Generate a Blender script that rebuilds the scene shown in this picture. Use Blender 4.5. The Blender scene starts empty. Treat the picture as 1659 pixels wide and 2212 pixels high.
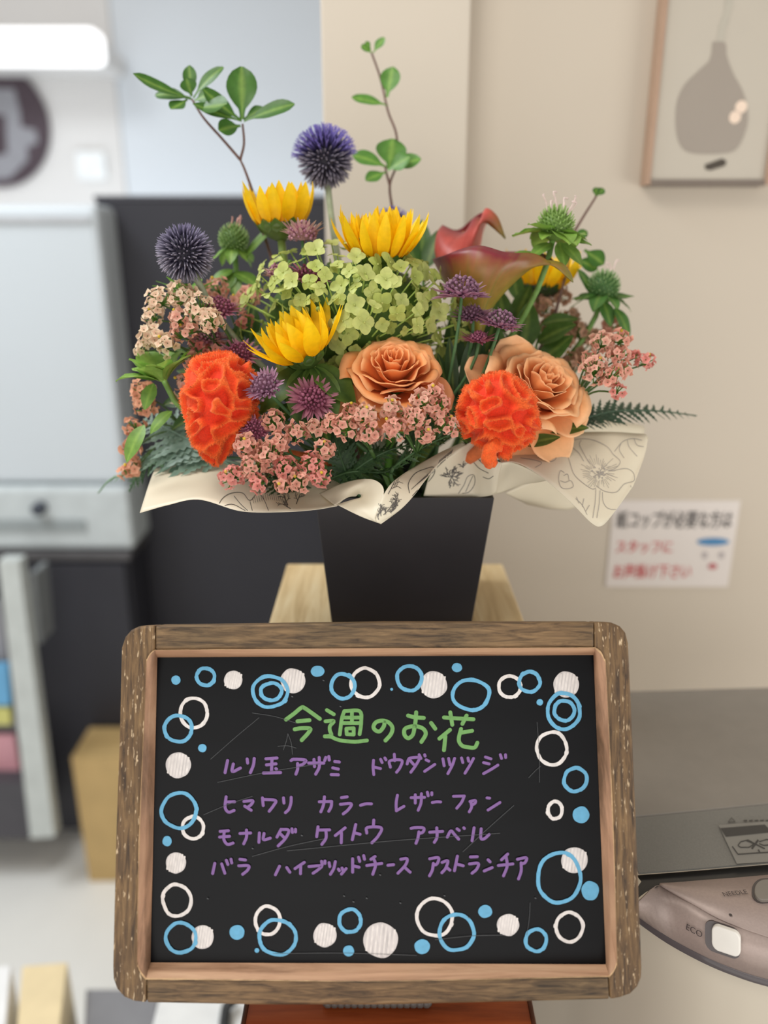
import bpy, bmesh, math, random
from math import sin, cos, pi, radians, sqrt, exp
from mathutils import Vector, Matrix, noise
from mathutils.bvhtree import BVHTree

scene = bpy.context.scene
COL = scene.collection
random.seed(7)

# ------------------------------------------------------------------ camera, world, lights, exposure
F = 1700.0; CX = 829.5; CY = 1106.0            # focal length and principal point for a 1659 x 2212 frame
PITCH = math.atan(566.0 / 1700.0)              # looking down a little
CAM = Vector((0, 0, 1.30))
RT = Vector((1, 0, 0)); UP = Vector((0, sin(PITCH), cos(PITCH))); FW = Vector((0, cos(PITCH), -sin(PITCH)))
cd = bpy.data.cameras.new('camera'); cam = bpy.data.objects.new('camera', cd); COL.objects.link(cam)
cam.location = CAM; cam.rotation_euler = (pi / 2 - PITCH, 0, 0)
cd.sensor_width = 36.0; cd.lens = F / 2212.0 * 36.0; cd.clip_start = 0.01
cd.dof.use_dof = True; cd.dof.focus_distance = 0.525
cd.dof.aperture_fstop = (cd.lens / 1000.0) / 0.011
scene.camera = cam

wd = bpy.data.worlds.new('room_ambient'); scene.world = wd; wd.use_nodes = True
bg = wd.node_tree.nodes['Background']; bg.inputs[0].default_value = (1.0, 0.965, 0.92, 1); bg.inputs[1].default_value = 0.50

def area_light(name, loc, target, sx, sy, power, color):
    l = bpy.data.lights.new(name, 'AREA'); l.shape = 'RECTANGLE'; l.size = sx; l.size_y = sy
    l.energy = power; l.color = color
    o = bpy.data.objects.new(name, l); COL.objects.link(o); o.location = loc
    o.rotation_euler = (Vector(target) - Vector(loc)).to_track_quat('-Z', 'Y').to_euler()
    return o
area_light('ceiling_light_near', (-0.38, 0.20, 2.05), (0.0, 0.58, 1.1), 0.45, 0.35, 4.6, (1.0, 0.95, 0.88))
area_light('ceiling_light_left', (-1.25, 0.75, 2.5), (-0.95, 1.2, 0.0), 0.7, 0.9, 25.0, (0.93, 0.97, 1.0))
area_light('fill_light_right', (1.5, -0.15, 0.95), (0.6, 0.9, 0.72), 0.8, 0.7, 10.0, (1.0, 0.96, 0.9))  # added fill light, low and out of view, lifts the lower right wall
area_light('fill_light_behind', (-0.3, -1.15, 0.95), (0.0, 0.8, 0.85), 1.8, 1.3, 12.0, (1.0, 0.97, 0.94))  # added fill panel behind the camera, no real window; brightens the fronts
area_light('fill_light_far', (-0.9, 2.5, 1.12), (-0.9, 3.0, 1.62), 1.8, 0.2, 4.5, (0.84, 0.92, 1.0))  # added fill light hidden behind the partition, brightens the far wall from below

vs = scene.view_settings
vs.view_transform = 'Standard'; vs.look = 'None'; vs.exposure = 0.0; vs.gamma = 1.0; vs.use_curve_mapping = False
scene.cycles.use_denoising = True
scene.cycles.max_bounces = 6; scene.cycles.transparent_max_bounces = 6

# ------------------------------------------------------------------ helpers: view geometry
def P(px, py, d): return CAM + FW * d + RT * ((px - CX) / F * d) - UP * ((py - CY) / F * d)
def D(r, u, t): return (RT * r + UP * u - FW * t).normalized()     # right, up, toward the viewer
def PXL(n, d): return n * d / F                                    # n pixels at depth d, in metres
def ray(px, py): return FW + RT * ((px - CX) / F) - UP * ((py - CY) / F)
def at_y(px, py, y): r = ray(px, py); return CAM + r * (y / r.y)
def at_z(px, py, z): r = ray(px, py); return CAM + r * ((z - CAM.z) / r.z)

# ------------------------------------------------------------------ helpers: materials
def lin(c):
    out = []
    for x in c[:3]:
        x = x / 255.0
        out.append(x / 12.92 if x <= 0.04045 else ((x + 0.055) / 1.055) ** 2.4)
    return tuple(out)
def new_mat(name):
    m = bpy.data.materials.new(name); m.use_nodes = True
    nt = m.node_tree; return m, nt, nt.nodes['Principled BSDF'], nt.nodes, nt.links
def plain(name, c, rough=0.5, var=0.06, scale=30.0, metallic=0.0, bump=0.0, spec=0.5, stretch=(1, 1, 1), trans=0.0, coat=0.0):
    """One colour with a little procedural variation and optional bump."""
    m, nt, b, N, L = new_mat(name)
    c = lin(c)
    tc = N.new('ShaderNodeTexCoord'); mp = N.new('ShaderNodeMapping'); mp.inputs['Scale'].default_value = stretch
    L.new(tc.outputs['Object'], mp.inputs['Vector'])
    nz = N.new('ShaderNodeTexNoise'); nz.inputs['Scale'].default_value = scale; nz.inputs['Detail'].default_value = 5
    L.new(mp.outputs[0], nz.inputs['Vector'])
    rp = N.new('ShaderNodeValToRGB')
    rp.color_ramp.elements[0].position = 0.3; rp.color_ramp.elements[1].position = 0.7
    rp.color_ramp.elements[0].color = (*[x * (1 - var) for x in c], 1)
    rp.color_ramp.elements[1].color = (*[min(1, x * (1 + var)) for x in c], 1)
    L.new(nz.outputs['Fac'], rp.inputs[0]); L.new(rp.outputs[0], b.inputs['Base Color'])
    b.inputs['Roughness'].default_value = rough; b.inputs['Metallic'].default_value = metallic
    b.inputs['Specular IOR Level'].default_value = spec; b.inputs['Coat Weight'].default_value = coat
    if bump:
        bp = N.new('ShaderNodeBump'); bp.inputs['Strength'].default_value = bump; bp.inputs['Distance'].default_value = 0.001
        L.new(nz.outputs['Fac'], bp.inputs['Height']); L.new(bp.outputs[0], b.inputs['Normal'])
    if trans: add_translucency(nt, b, rp.outputs[0], trans)
    return m
def add_translucency(nt, b, colsock, amount):
    N, L = nt.nodes, nt.links
    tr = N.new('ShaderNodeBsdfTranslucent'); mx = N.new('ShaderNodeMixShader'); mx.inputs[0].default_value = amount
    L.new(colsock, tr.inputs['Color'])
    L.new(b.outputs[0], mx.inputs[1]); L.new(tr.outputs[0], mx.inputs[2])
    L.new(mx.outputs[0], N['Material Output'].inputs['Surface'])
def tinted(name, rough=0.5, trans=0.25, var=0.12, scale=400.0, sheen=0.0, spec=0.3, bump=0.0):
    """Plant material: reads the plant's own markings from the Col attribute, with fine noise on top."""
    m, nt, b, N, L = new_mat(name)
    at = N.new('ShaderNodeAttribute'); at.attribute_name = 'Col'
    tc = N.new('ShaderNodeTexCoord'); nz = N.new('ShaderNodeTexNoise'); nz.inputs['Scale'].default_value = scale; nz.inputs['Detail'].default_value = 3
    L.new(tc.outputs['Object'], nz.inputs['Vector'])
    mr = N.new('ShaderNodeMapRange'); mr.inputs['From Min'].default_value = 0.3; mr.inputs['From Max'].default_value = 0.7
    mr.inputs['To Min'].default_value = 1 - var; mr.inputs['To Max'].default_value = 1 + var
    L.new(nz.outputs['Fac'], mr.inputs['Value'])
    mu = N.new('ShaderNodeMixRGB'); mu.blend_type = 'MULTIPLY'; mu.inputs[0].default_value = 1.0
    L.new(at.outputs['Color'], mu.inputs[1]); L.new(mr.outputs[0], mu.inputs[2])
    L.new(mu.outputs[0], b.inputs['Base Color'])
    b.inputs['Roughness'].default_value = rough; b.inputs['Specular IOR Level'].default_value = spec
    b.inputs['Sheen Weight'].default_value = sheen
    if sheen: b.inputs['Sheen Tint'].default_value = (1.0, 0.55, 0.3, 1)
    if bump:
        bp = N.new('ShaderNodeBump'); bp.inputs['Strength'].default_value = bump; bp.inputs['Distance'].default_value = 0.0005
        L.new(nz.outputs['Fac'], bp.inputs['Height']); L.new(bp.outputs[0], b.inputs['Normal'])
    if trans: add_translucency(nt, b, mu.outputs[0], trans)
    return m
def wood(name, dark, mid, light, along, scale=60.0, fleck=0.0, fleck_col=(205, 180, 145), rough=0.6, bump=0.3, stretch=0.09, patch=None):
    m, nt, b, N, L = new_mat(name)
    tc = N.new('ShaderNodeTexCoord'); mp = N.new('ShaderNodeMapping')
    sc = [1.0, 1.0, 1.0]
    for ax in along: sc['xyz'.index(ax)] = stretch
    mp.inputs['Scale'].default_value = sc
    L.new(tc.outputs['Object'], mp.inputs['Vector'])
    nz = N.new('ShaderNodeTexNoise'); nz.inputs['Scale'].default_value = scale; nz.inputs['Detail'].default_value = 8; nz.inputs['Roughness'].default_value = 0.65
    nz.inputs['Distortion'].default_value = 0.6
    L.new(mp.outputs[0], nz.inputs['Vector'])
    rp = N.new('ShaderNodeValToRGB'); e = rp.color_ramp.elements
    e[0].position = 0.34; e[0].color = (*lin(dark), 1); e[1].position = 0.68; e[1].color = (*lin(light), 1)
    k = e.new(0.5); k.color = (*lin(mid), 1)
    L.new(nz.outputs['Fac'], rp.inputs[0]); col = rp.outputs[0]
    if patch:
        n2 = N.new('ShaderNodeTexNoise'); n2.inputs['Scale'].default_value = 14.0; n2.inputs['Detail'].default_value = 3
        L.new(tc.outputs['Object'], n2.inputs['Vector'])
        r2 = N.new('ShaderNodeValToRGB'); r2.color_ramp.elements[0].position = 0.42; r2.color_ramp.elements[1].position = 0.62
        L.new(n2.outputs['Fac'], r2.inputs[0])
        mx = N.new('ShaderNodeMixRGB'); mx.blend_type = 'MULTIPLY'; L.new(r2.outputs[0], mx.inputs[0])
        L.new(col, mx.inputs[1]); mx.inputs[2].default_value = (*patch, 1); col = mx.outputs[0]
    if fleck:
        m3 = N.new('ShaderNodeMapping'); m3.inputs['Scale'].default_value = [s if s == 1 else 0.17 for s in sc]
        L.new(tc.outputs['Object'], m3.inputs['Vector'])
        n3 = N.new('ShaderNodeTexNoise'); n3.inputs['Scale'].default_value = 800.0; n3.inputs['Detail'].default_value = 5; n3.inputs['Roughness'].default_value = 0.6
        L.new(m3.outputs[0], n3.inputs['Vector'])
        r3 = N.new('ShaderNodeValToRGB'); r3.color_ramp.elements[0].position = 0.70 - fleck; r3.color_ramp.elements[1].position = 0.74 - fleck
        L.new(n3.outputs['Fac'], r3.inputs[0])
        mx = N.new('ShaderNodeMixRGB'); L.new(r3.outputs[0], mx.inputs[0]); L.new(col, mx.inputs[1])
        mx.inputs[2].default_value = (*lin(fleck_col), 1); col = mx.outputs[0]
    L.new(col, b.inputs['Base Color']); b.inputs['Roughness'].default_value = rough
    bp = N.new('ShaderNodeBump'); bp.inputs['Strength'].default_value = bump; bp.inputs['Distance'].default_value = 0.0006
    L.new(nz.outputs['Fac'], bp.inputs['Height']); L.new(bp.outputs[0], b.inputs['Normal'])
    return m
def glowing(name, c, strength):
    m, nt, b, N, L = new_mat(name)
    b.inputs['Base Color'].default_value = (*lin(c), 1); b.inputs['Emission Color'].default_value = (*lin(c), 1)
    b.inputs['Emission Strength'].default_value = strength
    return m

# ------------------------------------------------------------------ helpers: meshes and objects
class MB:
    """Collects vertices (world space), faces and per-vertex colours of ONE object."""
    def __init__(s): s.v = []; s.f = []; s.c = []
    def add(s, vs, fs, col=None):
        k = len(s.v); s.v.extend(vs); s.f.extend([tuple(i + k for i in f) for f in fs])
        if col is None: col = (1, 1, 1)
        if isinstance(col, tuple): s.c.extend([col] * len(vs))
        else: s.c.extend(col)
        return s
    def build(s, name, mat, parent=None, loc=None, smooth=True, label=None, bevel=0.0, solid=0.0, subsurf=0, remesh_normals=False):
        root = base_of(parent) if parent is not None else (loc if loc is not None else Vector((0, 0, 0)))
        me = bpy.data.meshes.new(name); me.from_pydata([tuple(v - root) for v in s.v], [], s.f)
        ca = me.color_attributes.new('Col', 'FLOAT_COLOR', 'POINT')
        buf = []
        for c in s.c: buf.extend((c[0], c[1], c[2], 1.0))
        ca.data.foreach_set('color', buf)
        me.materials.append(mat)
        if remesh_normals:
            bm = bmesh.new(); bm.from_mesh(me); bmesh.ops.recalc_face_normals(bm, faces=bm.faces); bm.to_mesh(me); bm.free()
        if smooth: me.polygons.foreach_set('use_smooth', [True] * len(me.polygons))
        me.update()
        o = bpy.data.objects.new(name, me); COL.objects.link(o)
        if parent is not None: o.parent = parent
        else: o.location = root
        if label: o['label'] = label
        if bevel:
            bv = o.modifiers.new('bevel', 'BEVEL'); bv.width = bevel; bv.segments = 2; bv.limit_method = 'ANGLE'
        if solid:
            sd = o.modifiers.new('thickness', 'SOLIDIFY'); sd.thickness = solid; sd.offset = 0
        if subsurf:
            ss = o.modifiers.new('smooth', 'SUBSURF'); ss.levels = subsurf; ss.render_levels = subsurf
        return o
def base_of(o):
    while o.parent is not None: o = o.parent
    return Vector(o.location)
def thing(name, label, cat, loc, group=None):
    o = bpy.data.objects.new(name, None); COL.objects.link(o); o.location = loc; o.empty_display_size = 0.01
    o['label'] = label; o['category'] = cat
    if group: o['group'] = group
    return o
def tag(o, label, cat, group=None):
    o['label'] = label; o['category'] = cat
    if group: o['group'] = group
    return o
def struct(o): o['kind'] = 'structure'; return o
def box(lo, hi):
    x0, y0, z0 = lo; x1, y1, z1 = hi
    v = [Vector(p) for p in ((x0,y0,z0),(x1,y0,z0),(x1,y1,z0),(x0,y1,z0),(x0,y0,z1),(x1,y0,z1),(x1,y1,z1),(x0,y1,z1))]
    return v, [(0,3,2,1),(4,5,6,7),(0,1,5,4),(1,2,6,5),(2,3,7,6),(3,0,4,7)]
def prism(poly, off):
    """Closed prism: polygon of points and the same moved by off."""
    n = len(poly); v = [Vector(p) for p in poly] + [Vector(p) + off for p in poly]
    f = [tuple(range(n)), tuple(range(2 * n - 1, n - 1, -1))]
    f += [(i, i + n, (i + 1) % n + n, (i + 1) % n) for i in range(n)]
    return v, f
def grid_faces(nu, nv, closed=False):
    f = []
    for i in range(nu - 1):
        for j in range(nv if closed else nv - 1):
            j2 = (j + 1) % nv
            f.append((i * nv + j, i * nv + j2, (i + 1) * nv + j2, (i + 1) * nv + j))
    return f
def catmull(pts, n):
    """n samples of a Catmull-Rom curve through pts."""
    m = len(pts); out = []
    for k in range(n):
        t = k / (n - 1) * (m - 1); i = min(int(t), m - 2); f = t - i
        p1, p2 = pts[i], pts[i + 1]
        p0 = pts[i - 1] if i > 0 else p1 * 2 - p2
        p3 = pts[i + 2] if i + 2 < m else p2 * 2 - p1
        out.append(0.5 * ((2 * p1) + (p2 - p0) * f + (2 * p0 - 5 * p1 + 4 * p2 - p3) * f * f + (3 * p1 - p0 - 3 * p2 + p3) * f ** 3))
    return out
def tube(pts, r0, r1=None, n=6, cap=True):
    if r1 is None: r1 = r0
    m = len(pts); vs = []; up = None
    for i, p in enumerate(pts):
        t = (pts[min(i + 1, m - 1)] - pts[max(i - 1, 0)]).normalized()
        if up is None: up = t.orthogonal().normalized()
        up = (up - t * up.dot(t)).normalized(); sd = t.cross(up)
        r = r0 + (r1 - r0) * i / (m - 1)
        for k in range(n):
            a = 2 * pi * k / n; vs.append(p + up * (cos(a) * r) + sd * (sin(a) * r))
    f = grid_faces(m, n, True)
    if cap: f += [tuple(range(n - 1, -1, -1)), tuple(range((m - 1) * n, m * n))]
    return vs, f
def ball(c, r, nu=8, nv=10, sq=(1, 1, 1)):
    vs = []
    for i in range(nu + 1):
        a = pi * i / nu
        for j in range(nv):
            b = 2 * pi * j / nv
            vs.append(c + Vector((sin(a) * cos(b) * r * sq[0], sin(a) * sin(b) * r * sq[1], cos(a) * r * sq[2])))
    return vs, grid_faces(nu + 1, nv, True)
def frame3(z, hint=None):
    z = Vector(z).normalized(); h = hint if hint is not None else UP
    if abs(z.dot(h)) > 0.97: h = RT
    x = h.cross(z).normalized(); y = z.cross(x)
    return x, y, z
def leaf(o, dirv, nrm, L, W, prof, nu=8, nv=2, bend=0.0, cup=0.0, ruf=0.0, rn=3.0, ph=0.0, col=None, bend2=0.0):
    """Leaf or petal surface: from o along dirv, upper face toward nrm. col(u, s) gives the colour."""
    y = dirv.normalized(); z = (nrm - y * nrm.dot(y)).normalized(); x = y.cross(z)
    vs = []; cs = []; yy = zz = 0.0
    for i in range(nu + 1):
        u = i / nu; a = bend * u + bend2 * u * u * u
        if i: yy += cos(a) * L / nu; zz += sin(a) * L / nu
        w = W * 0.5 * prof(u)
        for j in range(-nv, nv + 1):
            s = j / nv
            h = cup * w * s * s + ruf * W * abs(s) ** 2 * sin(2 * pi * rn * u + ph + (1.7 if s > 0 else 0)) * u
            vs.append(o + x * (s * w) + y * (yy - sin(a) * h) + z * (zz + cos(a) * h))
            cs.append(col(u, s) if col else (1, 1, 1))
    return vs, grid_faces(nu + 1, 2 * nv + 1), cs
def mix(a, b, t):
    t = max(0.0, min(1.0, t)); return tuple(x + (y - x) * t for x, y in zip(a, b))
def pr_lance(u): return max(0.04, sin(pi * u ** 0.85) ** 0.8) if u < 1 else 0.04
def pr_obov(u): return max(0.05, (0.12 + 0.88 * sin(pi * min(1, u ** 1.5 * 0.95 + 0.02)) ** 0.7)) if u < 1 else 0.1
def pr_spoon(u): return 0.16 + 0.84 * max(0.0, sin(pi * max(0, (u - 0.18) / 0.82) ** 1.15)) ** 0.75 if u < 0.995 else 0.12
def pr_petal(u): return max(0.05, (0.45 + 0.55 * sin(pi * u ** 0.9)) * (1 - u ** 5)) if u < 1 else 0.03
def text_mesh(body, size, o, xd, yd, mat, parent, name, label=None, align='LEFT', sx=1.0, bold=0.0):
    cu = bpy.data.curves.new('lettering', 'FONT'); cu.body = body; cu.size = size; cu.align_x = align; cu.offset = bold
    t = bpy.data.objects.new('lettering', cu); COL.objects.link(t)
    me = bpy.data.meshes.new_from_object(t.evaluated_get(bpy.context.evaluated_depsgraph_get()))
    bpy.data.objects.remove(t)
    mb = MB(); mb.add([o + xd * (v.co.x * sx) + yd * v.co.y for v in me.vertices], [tuple(p.vertices) for p in me.polygons])
    return mb.build(name, mat, parent, smooth=False, label=label)
# ------------------------------------------------------------------ setting
M_wall = plain('beige_wall_paint', (202, 191, 175), 0.7, 0.02, 3.0)
M_pillar = plain('cream_wall_panel', (205, 195, 180), 0.65, 0.02, 4.0)
M_farwall = plain('cool_white_wall_paint', (220, 226, 232), 0.6, 0.015, 2.0)
M_leftwall = plain('white_wall_panel', (226, 224, 222), 0.6, 0.015, 2.0)
M_floor = plain('pale_vinyl_floor', (240, 240, 236), 0.35, 0.03, 6.0)
M_black = plain('black_laminate', (41, 41, 49), 0.55, 0.06, 8.0)
M_counter = plain('grey_counter_laminate', (150, 144, 134), 0.5, 0.04, 40.0)

WY = 0.90                                      # right wall
def slab(lo, hi, name, mat, bevel=0.0):
    c = Vector(((lo[0] + hi[0]) / 2, (lo[1] + hi[1]) / 2, lo[2]))
    mb = MB(); mb.add(*box(lo, hi)); return mb.build(name, mat, None, c, smooth=False, bevel=bevel)
xe = at_y(703, 500, WY - 0.03).x; xp = at_y(1003, 500, WY - 0.03).x
struct(slab((xe + 0.01, WY, 0), (2.2, WY + 0.12, 2.75), 'wall_right', M_wall))
struct(slab((xe, WY - 0.03, 0), (xp, WY - 0.0005, 2.75), 'trim_1', M_pillar, 0.002))
FY = 3.0
struct(slab((-3.2, FY, 0), (at_y(252, 200, FY).x, FY + 0.1, 2.75), 'wall_left', M_leftwall))
struct(slab((at_y(252, 200, FY).x + 0.004, FY, 0), (2.2, FY + 0.1, 2.75), 'wall_back', M_farwall))
struct(slab((-3.2, -1.2, -0.06), (2.2, FY, 0), 'floor', M_floor))

# ---------------- tall dark partition, black cabinet, white machine
PY = 1.62
pl = at_y(228, 432, PY); pr = at_y(716, 432, PY)
part_root = thing('partition_panel', 'tall black free-standing partition panel behind the bouquet, left of the cream wall', 'partition', Vector(((pl.x + pr.x) / 2 - .05, PY, 0)))
mb = MB(); mb.add(*box((pl.x - 0.02, PY, 0.02), (pr.x, PY + 0.04, pl.z))); mb.build('panel', M_black, part_root, bevel=0.003, smooth=False)
mb = MB(); mb.add(*box((pl.x - 0.022, PY - 0.002, pl.z), (pr.x, PY + 0.042, pl.z + 0.008))); mb.build('top_trim', plain('dark_grey_edging', (70, 70, 78), 0.4), part_root, smooth=False)
mb = MB(); mb.add(*box((pl.x - 0.02, PY - 0.08, 0), (pl.x + 0.04, PY + 0.12, 0.02))); mb.add(*box((pr.x - 0.06, PY - 0.08, 0), (pr.x, PY + 0.12, 0.02)))
mb.build('foot', M_black, part_root, smooth=False)

CY0 = 1.50; ctop = at_y(150, 1192, CY0).z; cr = at_y(300, 1400, CY0).x
cab = thing('black_cabinet', 'low black cabinet carrying the tall white machine at the left', 'cabinet', Vector((cr - 0.35, 1.6, 0)))
mb = MB(); mb.add(*box((cr - 0.75, CY0, 0.03), (cr, CY0 + 0.40, ctop - 0.015))); mb.build('body', M_black, cab, bevel=0.003, smooth=False)
mb = MB(); mb.add(*box((cr - 0.76, CY0 - 0.012, ctop - 0.015), (cr + 0.006, CY0 + 0.40, ctop))); mb.build('top', plain('charcoal_cabinet_top', (82, 80, 82), 0.4), cab, bevel=0.002, smooth=False)
mb = MB(); mb.add(*box((cr - 0.73, CY0 + 0.03, 0), (cr - 0.02, CY0 + 0.38, 0.03))); mb.build('plinth', M_black, cab, smooth=False)
for k in range(2):
    x1 = cr - 0.006 - k * 0.37
    mb = MB(); mb.add(*box((x1 - 0.364, CY0 - 0.016, 0.04), (x1, CY0 - 0.0005, ctop - 0.022))); d = mb.build('door', M_black, cab, bevel=0.002, smooth=False)
    hx = x1 - 0.335 if k == 0 else x1 - 0.03
    mb = MB(); mb.add(*tube([Vector((hx, CY0 - 0.034, ctop - 0.30)), Vector((hx, CY0 - 0.034, ctop - 0.20))], 0.005, n=8))
    for zz in (0.29, 0.21): mb.add(*tube([Vector((hx, CY0 - 0.034, ctop - zz)), Vector((hx, CY0 - 0.015, ctop - zz))], 0.004, n=8))
    mb.build('handle', M_black, d)

M_mach = plain('white_machine_casing', (204, 212, 218), 0.45, 0.012, 4.0)
M_machg = plain('grey_machine_plastic', (150, 158, 160), 0.5)
MY = 1.505
mt = at_y(120, 440, MY).z; mr_top = at_y(226, 440, MY).x; mr_bot = at_y(272, 1170, MY).x; mrx = (mr_top + mr_bot) / 2
ledge = at_y(120, 1050, MY).z
mach = thing('white_machine', 'tall white machine with a dark knob and a grey slot, standing on the black cabinet', 'machine', Vector((mrx - 0.25, MY + .1, ctop)))
mb = MB(); mb.add(*box((mrx - 0.62, MY + 0.015, ledge), (mrx - 0.006, MY + 0.26, mt))); mb.build('body', M_mach, mach, bevel=0.012, smooth=False)
mb = MB(); mb.add(*box((mrx - 0.62, MY, ctop + 0.002), (mrx, MY + 0.26, ledge - 0.003))); mb.build('base', plain('pale_grey_machine_base', (196, 204, 206), 0.45), mach, bevel=0.01, smooth=False)
s0 = at_y(8, 1122, MY); s1 = at_y(188, 1147, MY)
mb = MB(); mb.add(*box((s0.x - 0.1, MY - 0.004, s1.z), (s1.x, MY + 0.003, s0.z))); mb.build('slot', M_machg, mach, smooth=False, label='grey slot along the base')
kc = at_y(89, 1095, MY)
mb = MB(); mb.add(*tube([kc, kc + Vector((0, -0.02, 0))], 0.013, n=16)); mb.build('knob', plain('slate_knob', (62, 68, 80), 0.4), mach, label='dark slate knob')
mb = MB(); mb.add(*box((mrx - 0.60, MY + 0.009, mt - 0.03), (mrx - 0.02, MY + 0.0145, mt - 0.022))); mb.build('lid_seam', plain('grey_lid_seam', (190, 192, 196), .5), mach, smooth=False)

# ---------------- round dark sign and lamp on the far wall
sg = at_y(-22, 268, FY - 0.02); rr = (at_y(104, 268, FY - 0.02) - sg).length
M_sign = plain('dark_maroon_sign', (72, 58, 66), 0.5)
sign = thing('round_sign', 'round dark maroon sign with pale grey shapes on the left wall', 'sign', sg + Vector((0, 0.02, -rr)))
mb = MB(); mb.add(*prism([sg + Vector((cos(2 * pi * k / 64) * rr, 0, sin(2 * pi * k / 64) * rr)) for k in range(64)], Vector((0, 0.019, 0)))); mb.build('disc', M_sign, sign, smooth=False)
M_sgl = plain('pale_grey_sign_lettering', (150, 150, 156), 0.5)
for poly in ([(-30, 190), (30, 192), (42, 240), (46, 275), (76, 280), (82, 308), (58, 318), (60, 345), (20, 385), (-40, 390), (-42, 350), (16, 330), (12, 250), (-34, 240)],
             [(-90, 250), (-60, 250), (-56, 330), (-92, 330)]):
    mb = MB(); mb.add(*prism([at_y(x, y, FY - 0.0215) for x, y in poly], Vector((0, 0.0012, 0)))); mb.build('emblem_shape', M_sgl, sign, smooth=False)
l0 = at_y(-160, 124, 2.72); l1 = at_y(222, 104, 2.72)
lamp = thing('linear_lamp', 'long glowing white lamp bar fixed high on the left wall', 'lamp', (l0 + l1) / 2)
mb = MB(); mb.add(*box((l0.x, 2.66, l1.z - 0.045), (l1.x, 2.76, l1.z + 0.045))); mb.build('diffuser', glowing('lit_lamp_diffuser', (255, 255, 255), 1.3), lamp, bevel=0.02, smooth=False)
mb = MB(); mb.add(*box((l0.x, 2.7605, l1.z - 0.03), (l1.x - .02, FY - 0.0005, l1.z + 0.03))); mb.build('bracket', M_leftwall, lamp, smooth=False)
w0 = at_y(196, 357, FY - 0.02)
w = slab((w0.x - 0.05, FY - 0.02, w0.z - 0.045), (w0.x + 0.05, FY - 0.0005, w0.z + 0.045), 'switch_plate', plain('bright_white_plastic', (246, 250, 252), 0.3), 0.004)
tag(w, 'small white plate on the left wall, right of the round sign', 'switch plate')

# ---------------- framed picture and notice on the right wall
PYY = WY - 0.016
pc0 = at_y(1400, 393, PYY); ptop = at_y(1432, -120, PYY).z; pw = 0.30
x0p = (at_y(1404, 393, PYY).x + at_y(1432, 0, PYY).x) / 2
pic = thing('framed_picture', 'slim-framed picture of a grey bottle vase hanging on the right wall', 'picture', Vector((x0p + pw / 2, WY, pc0.z)))
M_pf = plain('copper_picture_frame', (176, 146, 124), 0.35, 0.05, 50.0)
M_print = plain('ivory_print_paper', (192, 184, 170), 0.5, 0.01); 
z0p = pc0.z; x1p = x0p + at_y(1655, 390, PYY).x - at_y(1400, 390, PYY).x
mb = MB(); mb.add(*box((x0p, PYY + 0.001, z0p), (x1p, WY - 0.001, ptop))); mb.build('backing', M_pf, pic, smooth=False)
mb = MB(); mb.add(*box((x0p + 0.002, PYY, z0p + 0.002), (x1p - 0.002, PYY + 0.0009, ptop))); pr_ = mb.build('print', M_print, pic, smooth=False)
for nm, lo, hi in (('frame_side', (x0p - 0.003, z0p - 0.003), (x0p + 0.0018, ptop)), ('frame_side', (x1p - 0.0018, z0p - 0.003), (x1p + 0.003, ptop)), ('frame_bottom', (x0p + 0.002, z0p - 0.004), (x1p - 0.002, z0p + 0.0018)), ('frame_top', (x0p + 0.002, ptop), (x1p - .002, ptop + .004))):
    mb = MB(); mb.add(*box((lo[0], PYY - 0.004, lo[1]), (hi[0], WY - 0.0005, hi[1])))
    mb.build(nm, plain('grey_brown_frame', (120, 108, 98), .4) if nm == 'frame_bottom' else M_pf, pic, smooth=False)
vase_px = [(1540, 90), (1566, 92), (1570, 120), (1585, 160), (1606, 200), (1616, 250), (1608, 290), (1590, 322), (1560, 331), (1500, 331), (1473, 318), (1461, 280), (1462, 225), (1478, 185), (1510, 152), (1534, 128)]
pts = catmull([at_y(x, y, PYY - 0.0006) for x, y in vase_px + vase_px[:1]], 80)[:-1]
mb = MB(); mb.add(*prism(pts, Vector((0, 0.0004, 0)))); mb.build('printed_vase', plain('warm_grey_ink', (158, 148, 137), 0.5, 0.01), pr_, smooth=False)
stem_px = [(1556, 92), (1560, 60), (1574, 20), (1576, -20)]
mb = MB(); pp = [at_y(x, y, PYY - 0.0004) for x, y in stem_px]
for k in range(3): mb.add([pp[k] + Vector((-.004, 0, 0)), pp[k] + Vector((.004, 0, 0)), pp[k + 1] + Vector((.003, 0, 0)), pp[k + 1] + Vector((-.003, 0, 0))], [(0, 1, 2, 3)])
mb.build('printed_stem', plain('pale_grey_ink', (186, 180, 166), .5), pr_, smooth=False)
mb = MB(); mb.add([at_y(x, y, PYY - 0.0005) for x, y in ((1522, 356), (1560, 342), (1570, 348), (1566, 358), (1535, 368), (1524, 366))], [(0, 1, 2, 3, 4, 5)])
mb.build('printed_mark', plain('dark_ink', (70, 62, 52), .5), pr_, smooth=False)
M_lf = plain('peach_ink', (236, 214, 194), .5)
for x, y in ((1601, 231), (1588, 253)):
    c = at_y(x, y, PYY - 0.0008); r = 0.006
    mb = MB(); mb.add([c + Vector((cos(k * pi / 8) * r, 0, sin(k * pi / 8) * r)) for k in range(16)], [tuple(range(16))]); mb.build('printed_dot', M_lf, pr_, smooth=False)

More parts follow.
